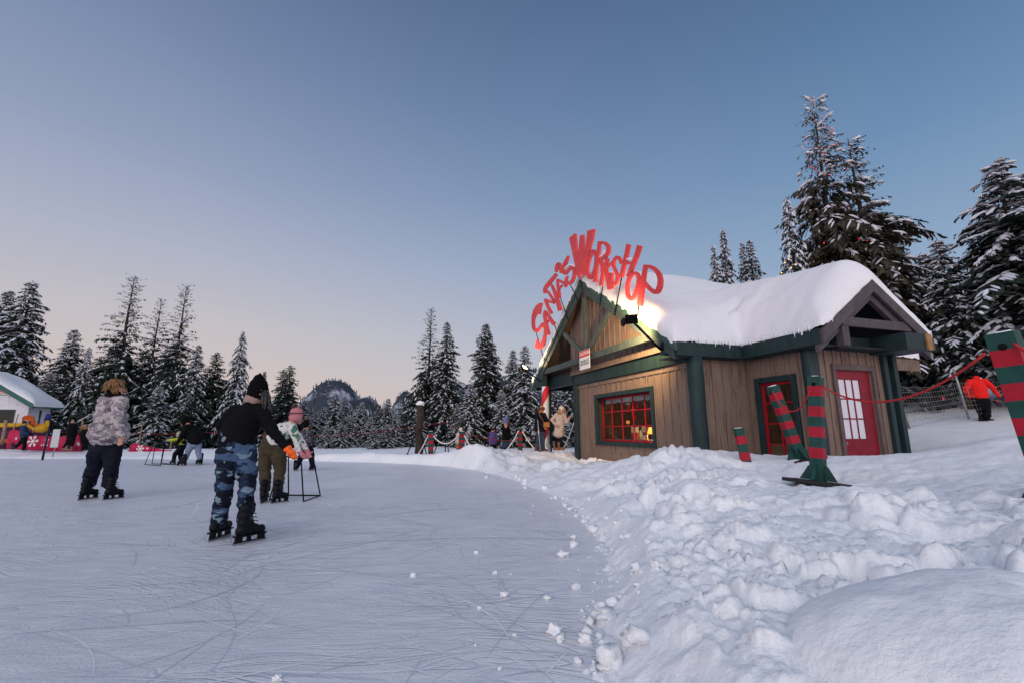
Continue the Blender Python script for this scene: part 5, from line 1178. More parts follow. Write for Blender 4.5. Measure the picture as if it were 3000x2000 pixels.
# ------------------------------------------------------------------ people
SKIN = mat('skin', (.42,.22,.16), .55, sss=.05)
BK = bpy.data.scenes.new('bake')
def bake(o, vox, smooth=4, disp=None):
    o.modifiers.new('r','REMESH').mode = 'VOXEL'; o.modifiers[-1].voxel_size = vox; o.modifiers[-1].use_smooth_shade = True
    s = o.modifiers.new('s','SMOOTH'); s.factor = .5; s.iterations = smooth
    BK.collection.objects.link(o); par = o.parent; o.parent = None; 
    with bpy.context.temp_override(scene=BK, view_layer=BK.view_layers[0]):
        dg = bpy.context.evaluated_depsgraph_get(); me = bpy.data.meshes.new_from_object(o.evaluated_get(dg))
    o.parent = par; BK.collection.objects.unlink(o); old = o.data; o.modifiers.clear(); o.data = me; me.name = o.name
    if disp:
        for v in me.vertices: v.co += v.normal*disp(v.co)
    for p in me.polygons: p.use_smooth = True
    return o
class Body(MB):
    def chain(s, pts, rad, flat=None, n=14):          # tapered round limb; flat = (axis, factor) widens it along an axis
        pts = [Vector(p) for p in pts]; q = []; rr_ = []
        for i in range(len(pts)-1):
            st = max(2, int((pts[i+1]-pts[i]).length/.03))
            for k in range(st): f = k/st; q.append(pts[i].lerp(pts[i+1], f)); rr_.append(rad[i]*(1-f)+rad[i+1]*f)
        q.append(pts[-1]); rr_.append(rad[-1])
        for k in range(len(q)):
            c = q[k]; r0_ = rr_[k]
            if k % 2 == 0 or k == len(q)-1:
                vs, fs = ico(2); nv = []
                for co in vs:
                    w = co*r0_
                    if flat: a, f = flat; w = w + a*(w.dot(a))*(f-1)
                    nv.append(s.bm.verts.new(w + c))
                for f_ in fs: s.bm.faces.new([nv[i] for i in f_])
def fold(amp, f=9, sx=1, quilt=None):
    def d(co):
        a = mn.noise(Vector((co.x*f, co.y*f, co.z*f*1.6)))*amp + mn.noise(Vector((co.x*f*2.7+5, co.y*f*2.7, co.z*f*3)))*amp*.5
        if quilt: a += quilt[1]*(abs(math.sin(co.z*quilt[0]*math.pi)) - .6)
        return a
    return d
def patt(name, cols, scale, thr, stretch=(1,1,1), base_rough=.85, det=2):
    m = bpy.data.materials.new(name); m.use_nodes = True; nt = m.node_tree; b = nt.nodes['Principled BSDF']; L = nt.links.new; b.inputs['Roughness'].default_value = base_rough; b.inputs['Specular IOR Level'].default_value = .2
    tc = nn(nt,'ShaderNodeTexCoord'); cur = None
    for i, c in enumerate(cols):
        if i == 0: cur = c; continue
        mp = nn(nt,'ShaderNodeMapping'); mp.inputs['Location'].default_value = (i*3.7,i*1.9,i*5.1); mp.inputs['Scale'].default_value = stretch; L(tc.outputs['Object'], mp.inputs[0])
        n = nn(nt,'ShaderNodeTexNoise'); n.inputs['Scale'].default_value = scale; n.inputs['Detail'].default_value = det; n.inputs['Distortion'].default_value = .6; L(mp.outputs[0], n.inputs[0])
        r = ramp(nt, [(thr[i-1],(0,0,0)),(thr[i-1]+.012,(1,1,1))]); L(n.outputs[0], r.inputs[0])
        mi = nn(nt,'ShaderNodeMix', data_type='RGBA'); L(r.outputs[0], mi.inputs[0])
        if isinstance(cur, tuple): mi.inputs[6].default_value = (*cur,1)
        else: L(cur, mi.inputs[6])
        mi.inputs[7].default_value = (*c,1); cur = mi.outputs[2]
    L(cur, b.inputs['Base Color']); return m
def cloth(name, c=(.1,.1,.1), **k): k.setdefault('var', .25); return mat(name, c, .88, bump=.4, bscale=90, vscale=7, **k)
def make_foot(root, heel, toe, z, kind, s=1.0, lift=0, mt=None, ank=None):
    heel = Vector(heel); toe = Vector(toe); heel.z = toe.z = z; d = (toe-heel).normalized(); c = (heel+toe)/2; Lf = .29*s; sd_ = Vector((-d.y, d.x, 0)); o = root.location
    c.z += lift; h = c - d*Lf/2; b0 = .066*s if kind == 'skate' else 0
    A_ = h + d*.08*s + Vector((0,0,b0+.24*s)) if ank is None else ank
    B = Body(); up = Vector((0,0,1))
    B.chain([A_-o, h+d*.07*s+up*(b0+.15*s)-o, h+d*.06*s+up*(b0+.055*s)-o], [.062*s,.056*s,.052*s])
    B.chain([h+d*.05*s+up*(b0+.05*s)-o, h+d*.15*s+up*(b0+.06*s)-o, h+d*.24*s+up*(b0+.043*s)-o], [.048*s,.05*s,.042*s], (sd_,.95))
    B.chain([h+d*.07*s+up*(b0+.14*s)-o, h+d*.18*s+up*(b0+.06*s)-o], [.05*s,.042*s])
    bt = B.build('boot', mt or mat('black_skate_boot', (.004,.005,.009), .45, spec=.3), root); bake(bt, .012*s if s > .6 else .012, 2)
    if kind == 'skate':
        m = MB(); a = h - d*.0 + up*(b0) - o
        m.prism([a-sd_*.03*s, a+sd_*.03*s, a+d*Lf*.98+sd_*.03*s, a+d*Lf*.98-sd_*.03*s], up*.014*s)
        for f, w_ in ((.03,.13),(.40,.07),(.74,.13)):
            q = a + d*Lf*f; m.prism([q-sd_*.011*s, q+sd_*.011*s, q+d*Lf*w_*1.7+sd_*.011*s, q+d*Lf*w_*1.7-sd_*.011*s], -up*.042*s)
        m.prism([a-up*.040*s-sd_*.009*s, a-up*.040*s+sd_*.009*s, a-up*.040*s+d*Lf+sd_*.009*s, a-up*.040*s+d*Lf-sd_*.009*s], -up*.010*s)
        m.build('blade_holder', mat('skate_plastic', (.005,.005,.006), .4), root)
        m = MB(); q = a - up*.048*s; m.prism([q-d*.01-sd_*.003, q-d*.01-up*.0+sd_*.003, q+d*Lf*1.02+sd_*.003, q+d*Lf*1.02-sd_*.003], -up*.017*s)
        m.build('blade', mat('skate_steel', (.35,.36,.38), .3, metal=.9), root)
        m = MB(); q = h + d*.09*s + up*(b0+.19*s) - o; 
        for k in range(3): 
            z_ = -.035*k*s; e = q + d*(.065+.014*k)*s + up*z_; m.tube([e-sd_*.04*s, e+d*.012*s, e+sd_*.04*s], .005*s, 5)
        m.build('buckles', mat('boot_grey', (.14,.15,.18), .5), root)
    return A_
def hand(B, w_, d, s=1, curl=.5, side=None):
    d = d.normalized(); sd_ = side or d.cross(Vector((0,1,0)));
    if sd_.length < .1: sd_ = Vector((1,0,0))
    sd_ = sd_.normalized(); dn = d.cross(sd_).normalized()
    B.chain([w_, w_+d*.045*s, w_+d*.08*s], [.027*s,.03*s,.026*s], (sd_,1.25))
    for k, ln in enumerate((.062,.072,.068,.052)):
        b = w_ + d*.085*s + sd_*(.028-.0185*k)*s; c = b + (d*.9+dn*.35*curl)*ln*.5*s; e = c + (d*.6+dn*.9*curl)*ln*.5*s; B.chain([b,c,e], [.0115*s,.0105*s,.009*s])
    b = w_ + d*.03*s + sd_*.03*s; B.chain([b, b+(d*.6+sd_*.7)*.035*s, b+(d*.9+sd_*.5)*.065*s], [.014*s,.012*s,.0105*s])
def person(label, D, J, feet, z=0, sc_=1.0, jm=None, tm=None, face=(0,1,0), kind='skate', jr=1.0, tr_=1.0, hat=None, hair=None, vox=.014, jfold=.006, quilt=None, tfold=.010, gloves=None, bootm=None, hem=None, skin=None, hood=None, torso_flat=1.25, jname='jacket', collar=None, group=None, boot_s=None):
    skin = skin or SKIN
    f0 = [(Vector((*G(*h),0)) if kind == 'skate' and z == 0 else P(h[0],h[1],D), Vector((*G(*t),0)) if kind == 'skate' and z == 0 else P(t[0],t[1],D-.02)) for h, t in feet]
    zf = z if kind == 'skate' and z == 0 else None
    c = sum((a+b for a, b in f0), Vector())/ (2*len(f0)); c.z = f0[0][0].z if zf is None else 0
    root = empty('person', c, 0, label, 'person', group)
    Jw = {k: P(v[0], v[1], D+(v[2] if len(v) > 2 else 0)) - c for k, v in J.items()}
    g = lambda k: Jw[k]
    s = sc_; fv = Vector(face).normalized(); up = Vector((0,0,1)); lat = (g('sR')-g('sL')); lat.z *= .3; lat = lat.normalized() if lat.length > .01 else Vector((1,0,0))
    # feet
    ks = ('L','R')[:len(feet)]
    for i, k in enumerate(ks):
        hl_, te_ = f0[i]; zz = 0 if zf is not None else min(hl_.z, te_.z)
        zz = zz if zf is not None else f0[i][0].z
        make_foot(root, hl_, te_, zz, kind, boot_s or s, 0, bootm)
    # body: head with face, neck, hands and the limbs under the clothes
    B = Body(); hd = g('hd'); ls = fv.cross(up).normalized(); r = .098*s
    B.ball(hd+up*.015*s, r, 3, (.86,1.0,1.08), rot=Matrix((ls, fv, up)).transposed())
    B.chain([hd-up*.035*s+fv*.02*s, hd-up*.085*s+fv*.045*s], [.066*s,.038*s], (ls,1.15))
    B.chain([hd+up*.01*s+fv*.088*s, hd-up*.03*s+fv*.112*s], [.010*s,.016*s])                # nose
    B.chain([hd-up*.062*s+fv*.082*s-ls*.018*s, hd-up*.062*s+fv*.082*s+ls*.018*s], [.010*s,.010*s])  # lips
    for q in (-1,1): B.chain([hd+ls*q*.086*s-fv*.005*s+up*.015*s, hd+ls*q*.088*s-fv*.01*s-up*.03*s], [.018*s,.013*s]); B.chain([hd+up*.03*s+fv*.082*s+ls*q*.015*s, hd+up*.032*s+fv*.072*s+ls*q*.045*s],[.012*s,.012*s])
    B.chain([hd-up*.05*s, g('nk')], [.055*s,.062*s]); B.chain([g('nk'), g('ch'), g('hp')], [.07*s,.11*s,.10*s], (lat,1.2))
    for k in ('L','R'):
        if 's'+k in Jw and 'e'+k in Jw:
            B.chain([g('s'+k), g('e'+k), g('w'+k)], [.045*s,.036*s,.027*s])
            hdv = (g('w'+k)-g('e'+k)); hdv = (Jw['f'+k]-g('w'+k)) if 'f'+k in Jw else hdv
            if not gloves: hand(B, g('w'+k), hdv, s*1.02)
        if 'a'+k in Jw: B.chain([g('h'+k), g('k'+k), g('a'+k)], [.075*s,.05*s,.035*s])
    bo = B.build('body', skin, root); bake(bo, min(.0075, vox*.7) if not gloves or D < 8 else .012, 1)
    for q in (-1,1): m = MB(); m.ball(hd+fv*.088*s+ls*q*.032*s+up*.012*s, .010*s, 2); m.build('eye', mat('eye_dark', (.02,.015,.012), .2), root)
    if gloves:
        for k in ('L','R'):
            if 'w'+k in Jw:
                B = Body(); d = (Jw.get('f'+k, g('w'+k)+(g('w'+k)-g('e'+k))*.4)-g('w'+k)).normalized()
                B.chain([g('w'+k)-d*.03*s, g('w'+k)+d*.03*s], [.043*s,.046*s])
                sdv = d.cross(up if abs(d.z) < .8 else Vector((0,1,0))).normalized()
                B.chain([g('w'+k)+d*.03*s, g('w'+k)+d*.10*s, g('w'+k)+d*.15*s], [.040*s,.044*s,.032*s], (sdv,1.1)); B.chain([g('w'+k)+d*.05*s+sdv*.03*s, g('w'+k)+d*.10*s+sdv*.075*s], [.024*s,.02*s])
                for qq in range(4): B.chain([g('w'+k)+d*.10*s+sdv*(.034-.022*qq)*s, g('w'+k)+d*(.165-.01*abs(qq-1))*s+sdv*(.034-.022*qq)*s], [.02*s,.016*s])
                gl = B.build('mitten', gloves, root); bake(gl, .008 if D < 8 else .014, 2)
    # trousers
    B = Body(); 
    wst = g('hp') + up*.10*s
    B.chain([wst, g('hp'), (g('hL')+g('hR'))/2], [.125*s*tr_,.14*s*tr_,.13*s*tr_], (lat,1.15))
    for k in ks: B.chain([g('h'+k), g('h'+k).lerp(g('k'+k),.5), g('k'+k), g('k'+k).lerp(g('a'+k),.6), g('a'+k)], [.105*s*tr_,.10*s*tr_,.082*s*tr_,.078*s*tr_,.078*s*tr_*.95])
    t = B.build('trousers', tm, root); bake(t, vox, 3, fold(tfold*s, 8/s))
    # jacket
    B = Body(); hm_ = g('hem') if 'hem' in Jw else g('hp')
    B.chain([g('nk')-up*.02*s, g('nk')*.5+(g('sL')+g('sR'))*.25], [.07*s,.085*s])
    B.chain([(g('sL')+g('sR'))/2-up*.02*s, g('ch'), g('ch').lerp(hm_,.6), hm_], [.10*s*jr,.15*s*jr,.15*s*jr,(hem or .15)*s*jr], (lat, torso_flat))
    B.chain([g('sL'), g('sR')], [.072*s*jr,.072*s*jr])
    for k in ('L','R'):
        if 'e'+k in Jw: B.chain([g('s'+k), g('e'+k), g('w'+k)], [.075*s*jr,.064*s*jr,.048*s*jr**.5])
    j = B.build(jname, jm, root); bake(j, vox, 3, fold(jfold*s, 10/s, quilt=quilt))
    if collar: ck = .78 if 'scarf' in collar.name else 1; B = Body(); B.chain([g('nk')+up*.00*s-fv*.02*s, g('nk')+up*(.05 if ck==1 else .025)*s-fv*.02*s], [.10*s*ck,.085*s*ck], (lat,1.2)); cl = B.build('collar', collar, root); bake(cl, .012, 2)
    if hat:
        hk, hm2 = hat; B = Body()
        if hk == 'point': B.chain([hd+up*.02*s-fv*.01*s, hd+up*.07*s-fv*.015*s, hd+up*.14*s-fv*.02*s, hd+up*.205*s-fv*.01*s], [.106*s,.098*s,.058*s,.014*s]); B.chain([hd-up*.085*s-fv*.04*s, hd-up*.03*s-fv*.03*s, hd+up*.02*s-fv*.02*s],[.082*s,.098*s,.108*s])
        else: B.chain([hd+up*.01*s-fv*.02*s, hd+up*.05*s-fv*.02*s, hd+up*.085*s-fv*.02*s], [.112*s,.112*s,.085*s])
        if hk == 'beanie': B.chain([hd-up*.025*s-fv*.03*s, hd+up*.03*s-fv*.015*s], [.112*s,.116*s])
        h_ = B.build('hat', hm2, root); bake(h_, .009 if D < 9 else .013, 2, fold(.003, 40) if D < 9 else None)
        if hk == 'pompom' or (hk == 'beanie' and len(hat) > 2): pass
        if len(hat) > 2 if isinstance(hat, tuple) else False: pass
    if hair:
        hk, hm3 = hair; m = MB(); rg = random.Random(4); side_ = hk == 'side'; hk = 'long' if side_ else hk
        for q in range((70 if side_ else 260) if D < 9 else 90):
            a = rg.uniform(-2.3, 2.3) if hk != 'curly' else rg.uniform(-3.1,3.1); el = rg.uniform(-.3, 1.5) if hk == 'curly' else rg.uniform(-.2,.5)
            bd = -fv*math.cos(a)*math.cos(el) + ls*math.sin(a)*math.cos(el) + up*math.sin(el)
            if hk == 'curly' and bd.dot(fv) > .45: continue
            if side_ and (bd.x < .72 or el > .1): continue
            p0 = hd + up*.015*s + bd*r*1.02; ln = {'curly':.10,'long':.20,'short':.05}[hk]*s*rg.uniform(.7,1.2)
            p1 = p0 + bd*.03*s + Vector((rg.gauss(0,.012),rg.gauss(0,.012),-ln*.4)); p2 = p1 + bd*.004 + Vector((rg.gauss(0,.022),rg.gauss(0,.022),-ln*.6))
            m.tube([p0,p1,p2], [.014*s,.016*s,.004*s], 5)
        m.build('hair', hm3, root)
    return root, Jw, c
def pom(root, p, r, mt):
    m = MB(); rg = random.Random(2)
    for k in range(90):
        d = Vector((rg.gauss(0,1),rg.gauss(0,1),rg.gauss(0,1))).normalized(); m.tube([Vector(p), Vector(p)+d*r*rg.uniform(.8,1.1)], [r*.22,r*.05], 4)
    m.build('pompom', mt, root)
def zz(ox, oy, s): return lambda x, y, d=0: (ox+x/s, oy+y/s, d)
# 1 camouflage skater
a = zz(550,1050,2.613); D = (G(644,1582)[1]+G(730,1590)[1])/2
HAIRD = mat('grey_brown_hair', (.045,.045,.05), .7, var=.3)
p, J, c = person('skater in blue camouflage trousers, black jumper and pointed black hat, one orange mitten reaching out', D,
 dict(hd=a(548,255,.05), nk=a(508,318,.02), sL=a(360,400,.0), sR=a(560,395,.02), eL=a(262,505,.02), wL=a(300,590,.16), fL=a(330,600,.25), eR=a(655,560,.0), wR=a(752,668,-.02), fR=a(815,748,-.02), ch=a(430,480,.03), hp=a(372,640,.02), hem=a(372,618,.02),
  hL=a(300,730), hR=a(445,730), kL=a(285,960,-.02), kR=a(455,960,-.02), aL=a(248,1200), aR=a(440,1215)), [((601,1590),(684,1563)),((688,1597),(772,1580))],
 jm=mat('black_wool_jumper', (.004,.0045,.006), .9, bump=.6, bscale=40), tm=patt('blue_camouflage', [(.010,.022,.05),(.05,.09,.17),(.004,.007,.018),(.15,.23,.29)], 5.5, [.48,.53,.60], (1,1,1.9)), face=(.75,.65,-.15), sc_=.95, jr=1.04, tr_=1.10,
 hat=('point', mat('black_knit', (.003,.003,.004), .95, bump=.5, bscale=150)), hair=('side', HAIRD), vox=.010, jfold=.008, tfold=.024, gloves=mat('orange_mitten', (.95,.13,.015), .7, var=.08), collar=mat('pink_scarf', (.30,.20,.19), .9), boot_s=1.06)
# 2 puffer jacket skater
a = zz(150,1050,3.484); D = (G(257,1460)[1]+G(331,1460)[1])/2
def puff(n): return patt(n, [(.42,.38,.38),(.24,.21,.24),(.12,.10,.13),(.50,.47,.46)], 9, [.48,.56,.60], (1,1,1.3), det=6)
p, J, c = person('skater with curly fair hair, mottled pale puffer jacket and dark blue trousers', D,
 dict(hd=a(668,290,.0), nk=a(650,372), sL=a(545,445,.12), sR=a(715,445,-.12), eL=a(560,640,.28), wL=a(640,760,.35), eR=a(668,640,-.20), wR=a(712,778,-.20), fR=a(708,850,-.20), ch=a(610,560), hp=a(585,800), hem=a(592,745),
  hL=a(490,890), hR=a(625,890), kL=a(445,1080), kR=a(620,1080), aL=a(385,1260), aR=a(590,1265)), [((227,1465),(288,1457)),((298,1465),(365,1457))],
 sc_=1.12, jm=puff('mottled_puffer'), tm=mat('dusty_navy_trousers', (.003,.006,.015), .8, bump=.3, bscale=40, c2=(.010,.011,.02), vscale=6), face=(.9,.4,-.2), jr=1.36, tr_=1.22, hem=.185,
 hair=('curly', mat('curly_fair_hair', (.30,.16,.06), .7, c2=(.10,.05,.025), vscale=18)), vox=.012, jfold=.009, quilt=(6.5,.024), tfold=.018, skin=mat('skin_light', (.5,.26,.2), .55), torso_flat=1.1, jname='puffer_jacket', collar=mat('black_collar', (.004,.004,.005), .9), boot_s=1.0)
# 3 leaf hoodie skater
a = zz(550,1050,2.613); D = (G(773,1470)[1]+G(820,1470)[1])/2
p, J, c = person('skater in white hoodie with green leaves, olive trousers and pink pompom hat, bent forward', D,
 dict(hd=a(838,440,.05), nk=a(795,490,.02), sL=a(775,520,.16), sR=a(800,530,-.16), eL=a(850,600,.2), wL=a(905,690,.2), fL=a(930,745,.2), eR=a(832,610,-.18), wR=a(852,700,-.18), fR=a(890,748,-.16), ch=a(735,550), hp=a(645,640), hem=a(655,618),
  hL=a(600,690,.03), hR=a(690,690), kL=a(592,840,.0), kR=a(708,840), aL=a(594,985), aR=a(690,990)), [((757,1477),(789,1464)),((798,1474),(841,1468))],
 jm=patt('leaf_print_hoodie', [(.62,.60,.60),(.60,.58,.57),(.06,.17,.11)], 8.5, [.5,.575], (1,1,1), det=1), tm=cloth('olive_trousers', (.045,.036,.02)), face=(.6,.7,-.4), sc_=.9, jr=1.12, tr_=1.26,
 hat=('beanie', mat('pink_knit', (.55,.22,.25), .95, bump=.9, bscale=110, var=.2)), vox=.011, jfold=.008, tfold=.014, gloves=mat('pink_mitten', (.55,.2,.24), .8), boot_s=.95, jname='hoodie')
pom(p, P(*a(818,362)[:2], D)-c, .05, mat('brown_fur', (.10,.07,.06), .9))
m = MB(); q0 = J['hd']+Vector((-.02,0,.01)); m.tube([q0+Vector((.116*math.cos(t), .116*math.sin(t), .035)) for t in np.linspace(0, 2*math.pi, 20)[:-1]], .009, 6, closed=True); m.build('hat_stripe', mat('hat_stripe_brown', (.10,.04,.05), .9), p)
# 4 dark child behind
D = G(890,1377)[1]
NAVY = cloth('navy_snowsuit', (.004,.005,.011))
p, J, c = person('child in dark snowsuit with sparkly shoulders and brown pompom, beyond the pink hat', D,
 dict(hd=a(905,500), nk=a(905,530), sL=a(872,560,.0), sR=a(938,560,.0), eL=a(862,610,.12), wL=a(868,640,.28), eR=a(958,610,.12), wR=a(962,650,.25), ch=a(905,590), hp=a(915,665), hem=a(913,660), hL=a(890,700), hR=a(938,700), kL=a(858,775), kR=a(950,775), aL=a(835,825), aR=a(955,825)), [((854,1376),(877,1379)),((904,1377),(927,1375))],
 sc_=.82, jm=patt('sparkly_suit_top', [(.06,.06,.08),(.35,.33,.38),(.012,.012,.02)], 34, [.58,.5], det=4), tm=NAVY, face=(.3,1,0), hat=('beanie', mat('black_knit')), vox=.016, gloves=mat('black_glove', (.005,.005,.006), .8), boot_s=.8, jr=1.05, tr_=1.15)
pom(p, P(*a(905,462)[:2], D)-c, .055, mat('tan_fur', (.22,.15,.09), .9))
# skating frames
def frame(bars, c, label):
    root = empty('skating_frame', c, 0, label, 'skating aid', 'wire skating frames')
    for nm, pts in bars:
        m = MB(); m.tube([p_-c for p_ in pts], .0115, 8); m.build(nm, BLACK, root)
D3 = G(889,1469)[1]; g3 = lambda x, y: Vector((*G(x,y),.012))
tA, tB, tC, tE = P(845,1336,g3(845,1451).y-.05), P(882,1344,g3(889,1469).y-.02), P(917,1336,g3(938,1452).y-.1), P(826,1334,g3(789,1466).y+.1)
frame([('side_rail', [tB, g3(889,1469), g3(938,1452), tC, tB]), ('front_rail', [tC, tA, g3(845,1451)]), ('base_rail', [g3(845,1451), g3(938,1452)]), ('side_rail', [tB, tE, g3(789,1466), g3(845,1451)]), ('hand_rail', [tE, tA])], Vector((*G(860,1460),0)), 'black wire skating frame held by the skater in the leaf print hoodie')
gA, gB, gC = g3(424,1360), g3(470,1364), g3(516,1360)
frame([('side_rail', [gB, P(481,1297,gB.y+.02), P(455,1297,gA.y+.05), P(448,1302,gA.y+.05), gA, gB]), ('side_rail', [P(484,1296,gC.y+.3), P(473,1355,gC.y+.3), gC]), ('hand_rail', [P(481,1297,gB.y+.02), P(484,1296,gC.y+.3), P(500,1296,gC.y+.1)]), ('base_rail', [gA+Vector((0,.3,0)), g3(474,1359), gC]), ('side_rail', [gA+Vector((0,.3,0)), P(456,1296,gA.y+.3)])], Vector((*G(468,1362),0)), 'dark wire skating frame before the small child in yellow')
# 5 bent adult, 6 child in yellow
a = zz(480,1210,9.22); D = G(556,1362)[1]
person('adult in black jacket and light blue jeans bending over the child in yellow', D,
 dict(hd=a(555,215), nk=a(640,300), sL=a(640,370,-.2), sR=a(660,370,.2), eL=a(500,590,-.2), wL=a(400,740,-.15), eR=a(560,600,.25), wR=a(470,740,.2), ch=a(760,490), hp=a(850,700), hem=a(850,690), hL=a(740,830,-.05), hR=a(920,830,.08), kL=a(655,1030,-.05), kR=a(930,1010,.05), aL=a(600,1190,-.05), aR=a(960,1180,.05)), [((547,1364),(516,1364)),((596,1360),(569,1359))],
 sc_=1.08, jm=cloth('black_jacket', (.003,.0035,.005)), tm=cloth('light_jeans', (.17,.22,.33)), face=(-1,.1,-.25), hat=('beanie', mat('black_knit')), vox=.016, jr=1.35, tr_=1.0, gloves=mat('black_glove'), skin=mat('skin_rosy', (.5,.2,.16), .55), torso_flat=1.1, boot_s=1.05)
LIME = cloth('lime_jacket', (.45,.52,.03))
person('small child in a lime yellow jacket and pale helmet leaning onto a skating frame', D+.05,
 dict(hd=a(400,575), nk=a(430,640), sL=a(430,690,-.1), sR=a(440,690,.1), eL=a(290,700,-.12), wL=a(150,712,-.1), eR=a(300,720,.12), wR=a(160,730,.12), ch=a(460,740), hp=a(490,860), hem=a(485,840), hL=a(470,920,-.05), hR=a(490,920,.05), kL=a(300,1090,-.05), kR=a(440,1170,.08), aL=a(262,1270,-.05), aR=a(470,1260,.08)), [((513,1358),(498,1358)),((540,1357),(526,1357))],
 sc_=.72, jm=LIME, tm=NAVY, face=(-1,.1,0), hat=('beanie', mat('grey_helmet', (.33,.29,.27), .5)), vox=.015, gloves=mat('grey_mitten', (.3,.3,.36), .8), boot_s=.7, tr_=1.15)
# left background
a = zz(0,1080,5.6); SH = mat('dark_shoe', (.02,.02,.025), .6)
person('boy in dark blue hooded jacket and black trousers walking past the white booth', 19.3,
 dict(hd=a(438,875), nk=a(410,920), sL=a(395,945,-.12), sR=a(400,945,.12), eL=a(385,1040,-.16), wL=a(470,1070,-.12), eR=a(440,1030,.15), wR=a(500,1050,.15), ch=a(395,1010), hp=a(392,1100), hem=a(392,1100), hL=a(400,1140,-.05), hR=a(385,1140,.05), kL=a(405,1225,-.04), kR=a(320,1225,.05), aL=a(388,1305,-.04), aR=a(225,1290,.05)), [((66,1319),(77,1320)),((33,1314),(43,1319))],
 z=1, sc_=.88, kind='shoe', jm=cloth('dark_blue_jacket', (.012,.03,.085)), tm=cloth('black_trousers', (.005,.005,.007)), face=(1,.1,0), hair=('short', mat('black_hair', (.01,.01,.01), .6)), vox=.016, bootm=SH, gloves=mat('black_glove'), jr=1.05)
person('person all in black with tan shoes behind the red banner, left of the puffer jacket', 19.6,
 dict(hd=a(1200,838), nk=a(1190,880), sL=a(1150,915), sR=a(1225,915), eL=a(1120,990,.05), wL=a(1150,1060,.1), eR=a(1250,990,.05), wR=a(1230,1060,.1), ch=a(1185,960), hp=a(1175,1070), hem=a(1175,1080), hL=a(1150,1110), hR=a(1200,1110), kL=a(1110,1200,-.1), kR=a(1190,1210), aL=a(1060,1280,.1), aR=a(1150,1290)), [((196,1318),(184,1312)),((208,1319),(196,1320))],
 z=1, sc_=.95, kind='shoe', jm=cloth('black_coat', (.003,.0035,.0045)), tm=cloth('black_trousers'), face=(.5,-.6,0), hat=('beanie', mat('black_knit')), vox=.018, bootm=mat('tan_shoe', (.16,.11,.08), .7), gloves=mat('black_glove'), jr=1.1)
person('person with long tan hair and dark coat half hidden by the puffer jacket skater', 19.4,
 dict(hd=a(1385,945), nk=a(1390,985), sL=a(1360,1010), sR=a(1420,1010), eL=a(1345,1080,.05), wL=a(1340,1130,.1), eR=a(1440,1080,.05), wR=a(1435,1130,.1), ch=a(1395,1060), hp=a(1400,1150), hem=a(1400,1180), hL=a(1375,1200), hR=a(1420,1200), kL=a(1370,1260,-.1), kR=a(1420,1260), aL=a(1365,1310), aR=a(1420,1310)), [((243,1319),(240,1320)),((254,1319),(252,1320))],
 z=1, sc_=.8, kind='shoe', jm=cloth('black_coat'), tm=cloth('black_trousers'), face=(.5,.8,0), hair=('long', mat('tan_hair', (.26,.14,.07), .8, var=.3)), vox=.018, bootm=SH, jr=1.2)
# queue by the hut
a = zz(1220,1150,4.9)
p, J, c = person('tall man in dark jacket and blue jeans with an orange bag and walking stick', 16.5,
 dict(hd=a(1800,228), nk=a(1785,278), sL=a(1735,305), sR=a(1835,310), eL=a(1712,430,-.05), wL=a(1742,530,-.12), eR=a(1878,400,.05), wR=a(1858,480,-.1), ch=a(1788,390), hp=a(1790,520), hem=a(1790,530), hL=a(1762,570), hR=a(1815,570), kL=a(1745,690), kR=a(1812,700), aL=a(1745,795), aR=a(1820,800)), [((1574,1322),(1580,1319)),((1590,1321),(1598,1327))],
 z=1, sc_=1.0, kind='shoe', jm=cloth('dark_navy_jacket', (.006,.009,.016)), tm=cloth('blue_jeans', (.025,.05,.09)), face=(.9,.1,.1), hair=('short', mat('auburn_hair', (.14,.06,.03), .7)), vox=.014, bootm=mat('red_brown_shoe', (.14,.035,.025), .6), skin=mat('skin_warm', (.48,.22,.12), .55))
bg_ = empty('shoulder_bag', P(1601,1243,16.3), 0, 'small orange brown shoulder bag at the hip of the tall man', 'bag'); m = MB(); m.box((-.11,-.04,-.09),(.11,.04,.09)); m.build('pouch', mat('orange_leather', (.33,.12,.03), .6), bg_, bevel=.02); m = MB(); m.tube([(-.08,-.02,.08),(-.25,-.03,.35),(-.22,.05,.55)], .012, 5); m.build('strap', mat('orange_leather'), bg_)
ws = empty('walking_stick', P(1583,1319,16.25), 0, 'pale metal walking stick in the hand of the tall man', 'stick'); hh_ = P(1575,1228,16.25)-P(1583,1319,16.25); m = MB(); m.tube([(0,0,0), hh_], .014, 7); m.build('shaft', mat('pale_metal', (.5,.5,.5), .4, metal=.5), ws); m = MB(); m.tube([hh_, hh_+Vector((.0,.0,.03)), hh_+Vector((.09,0,.02))], .016, 6); m.build('grip', BLACK, ws)
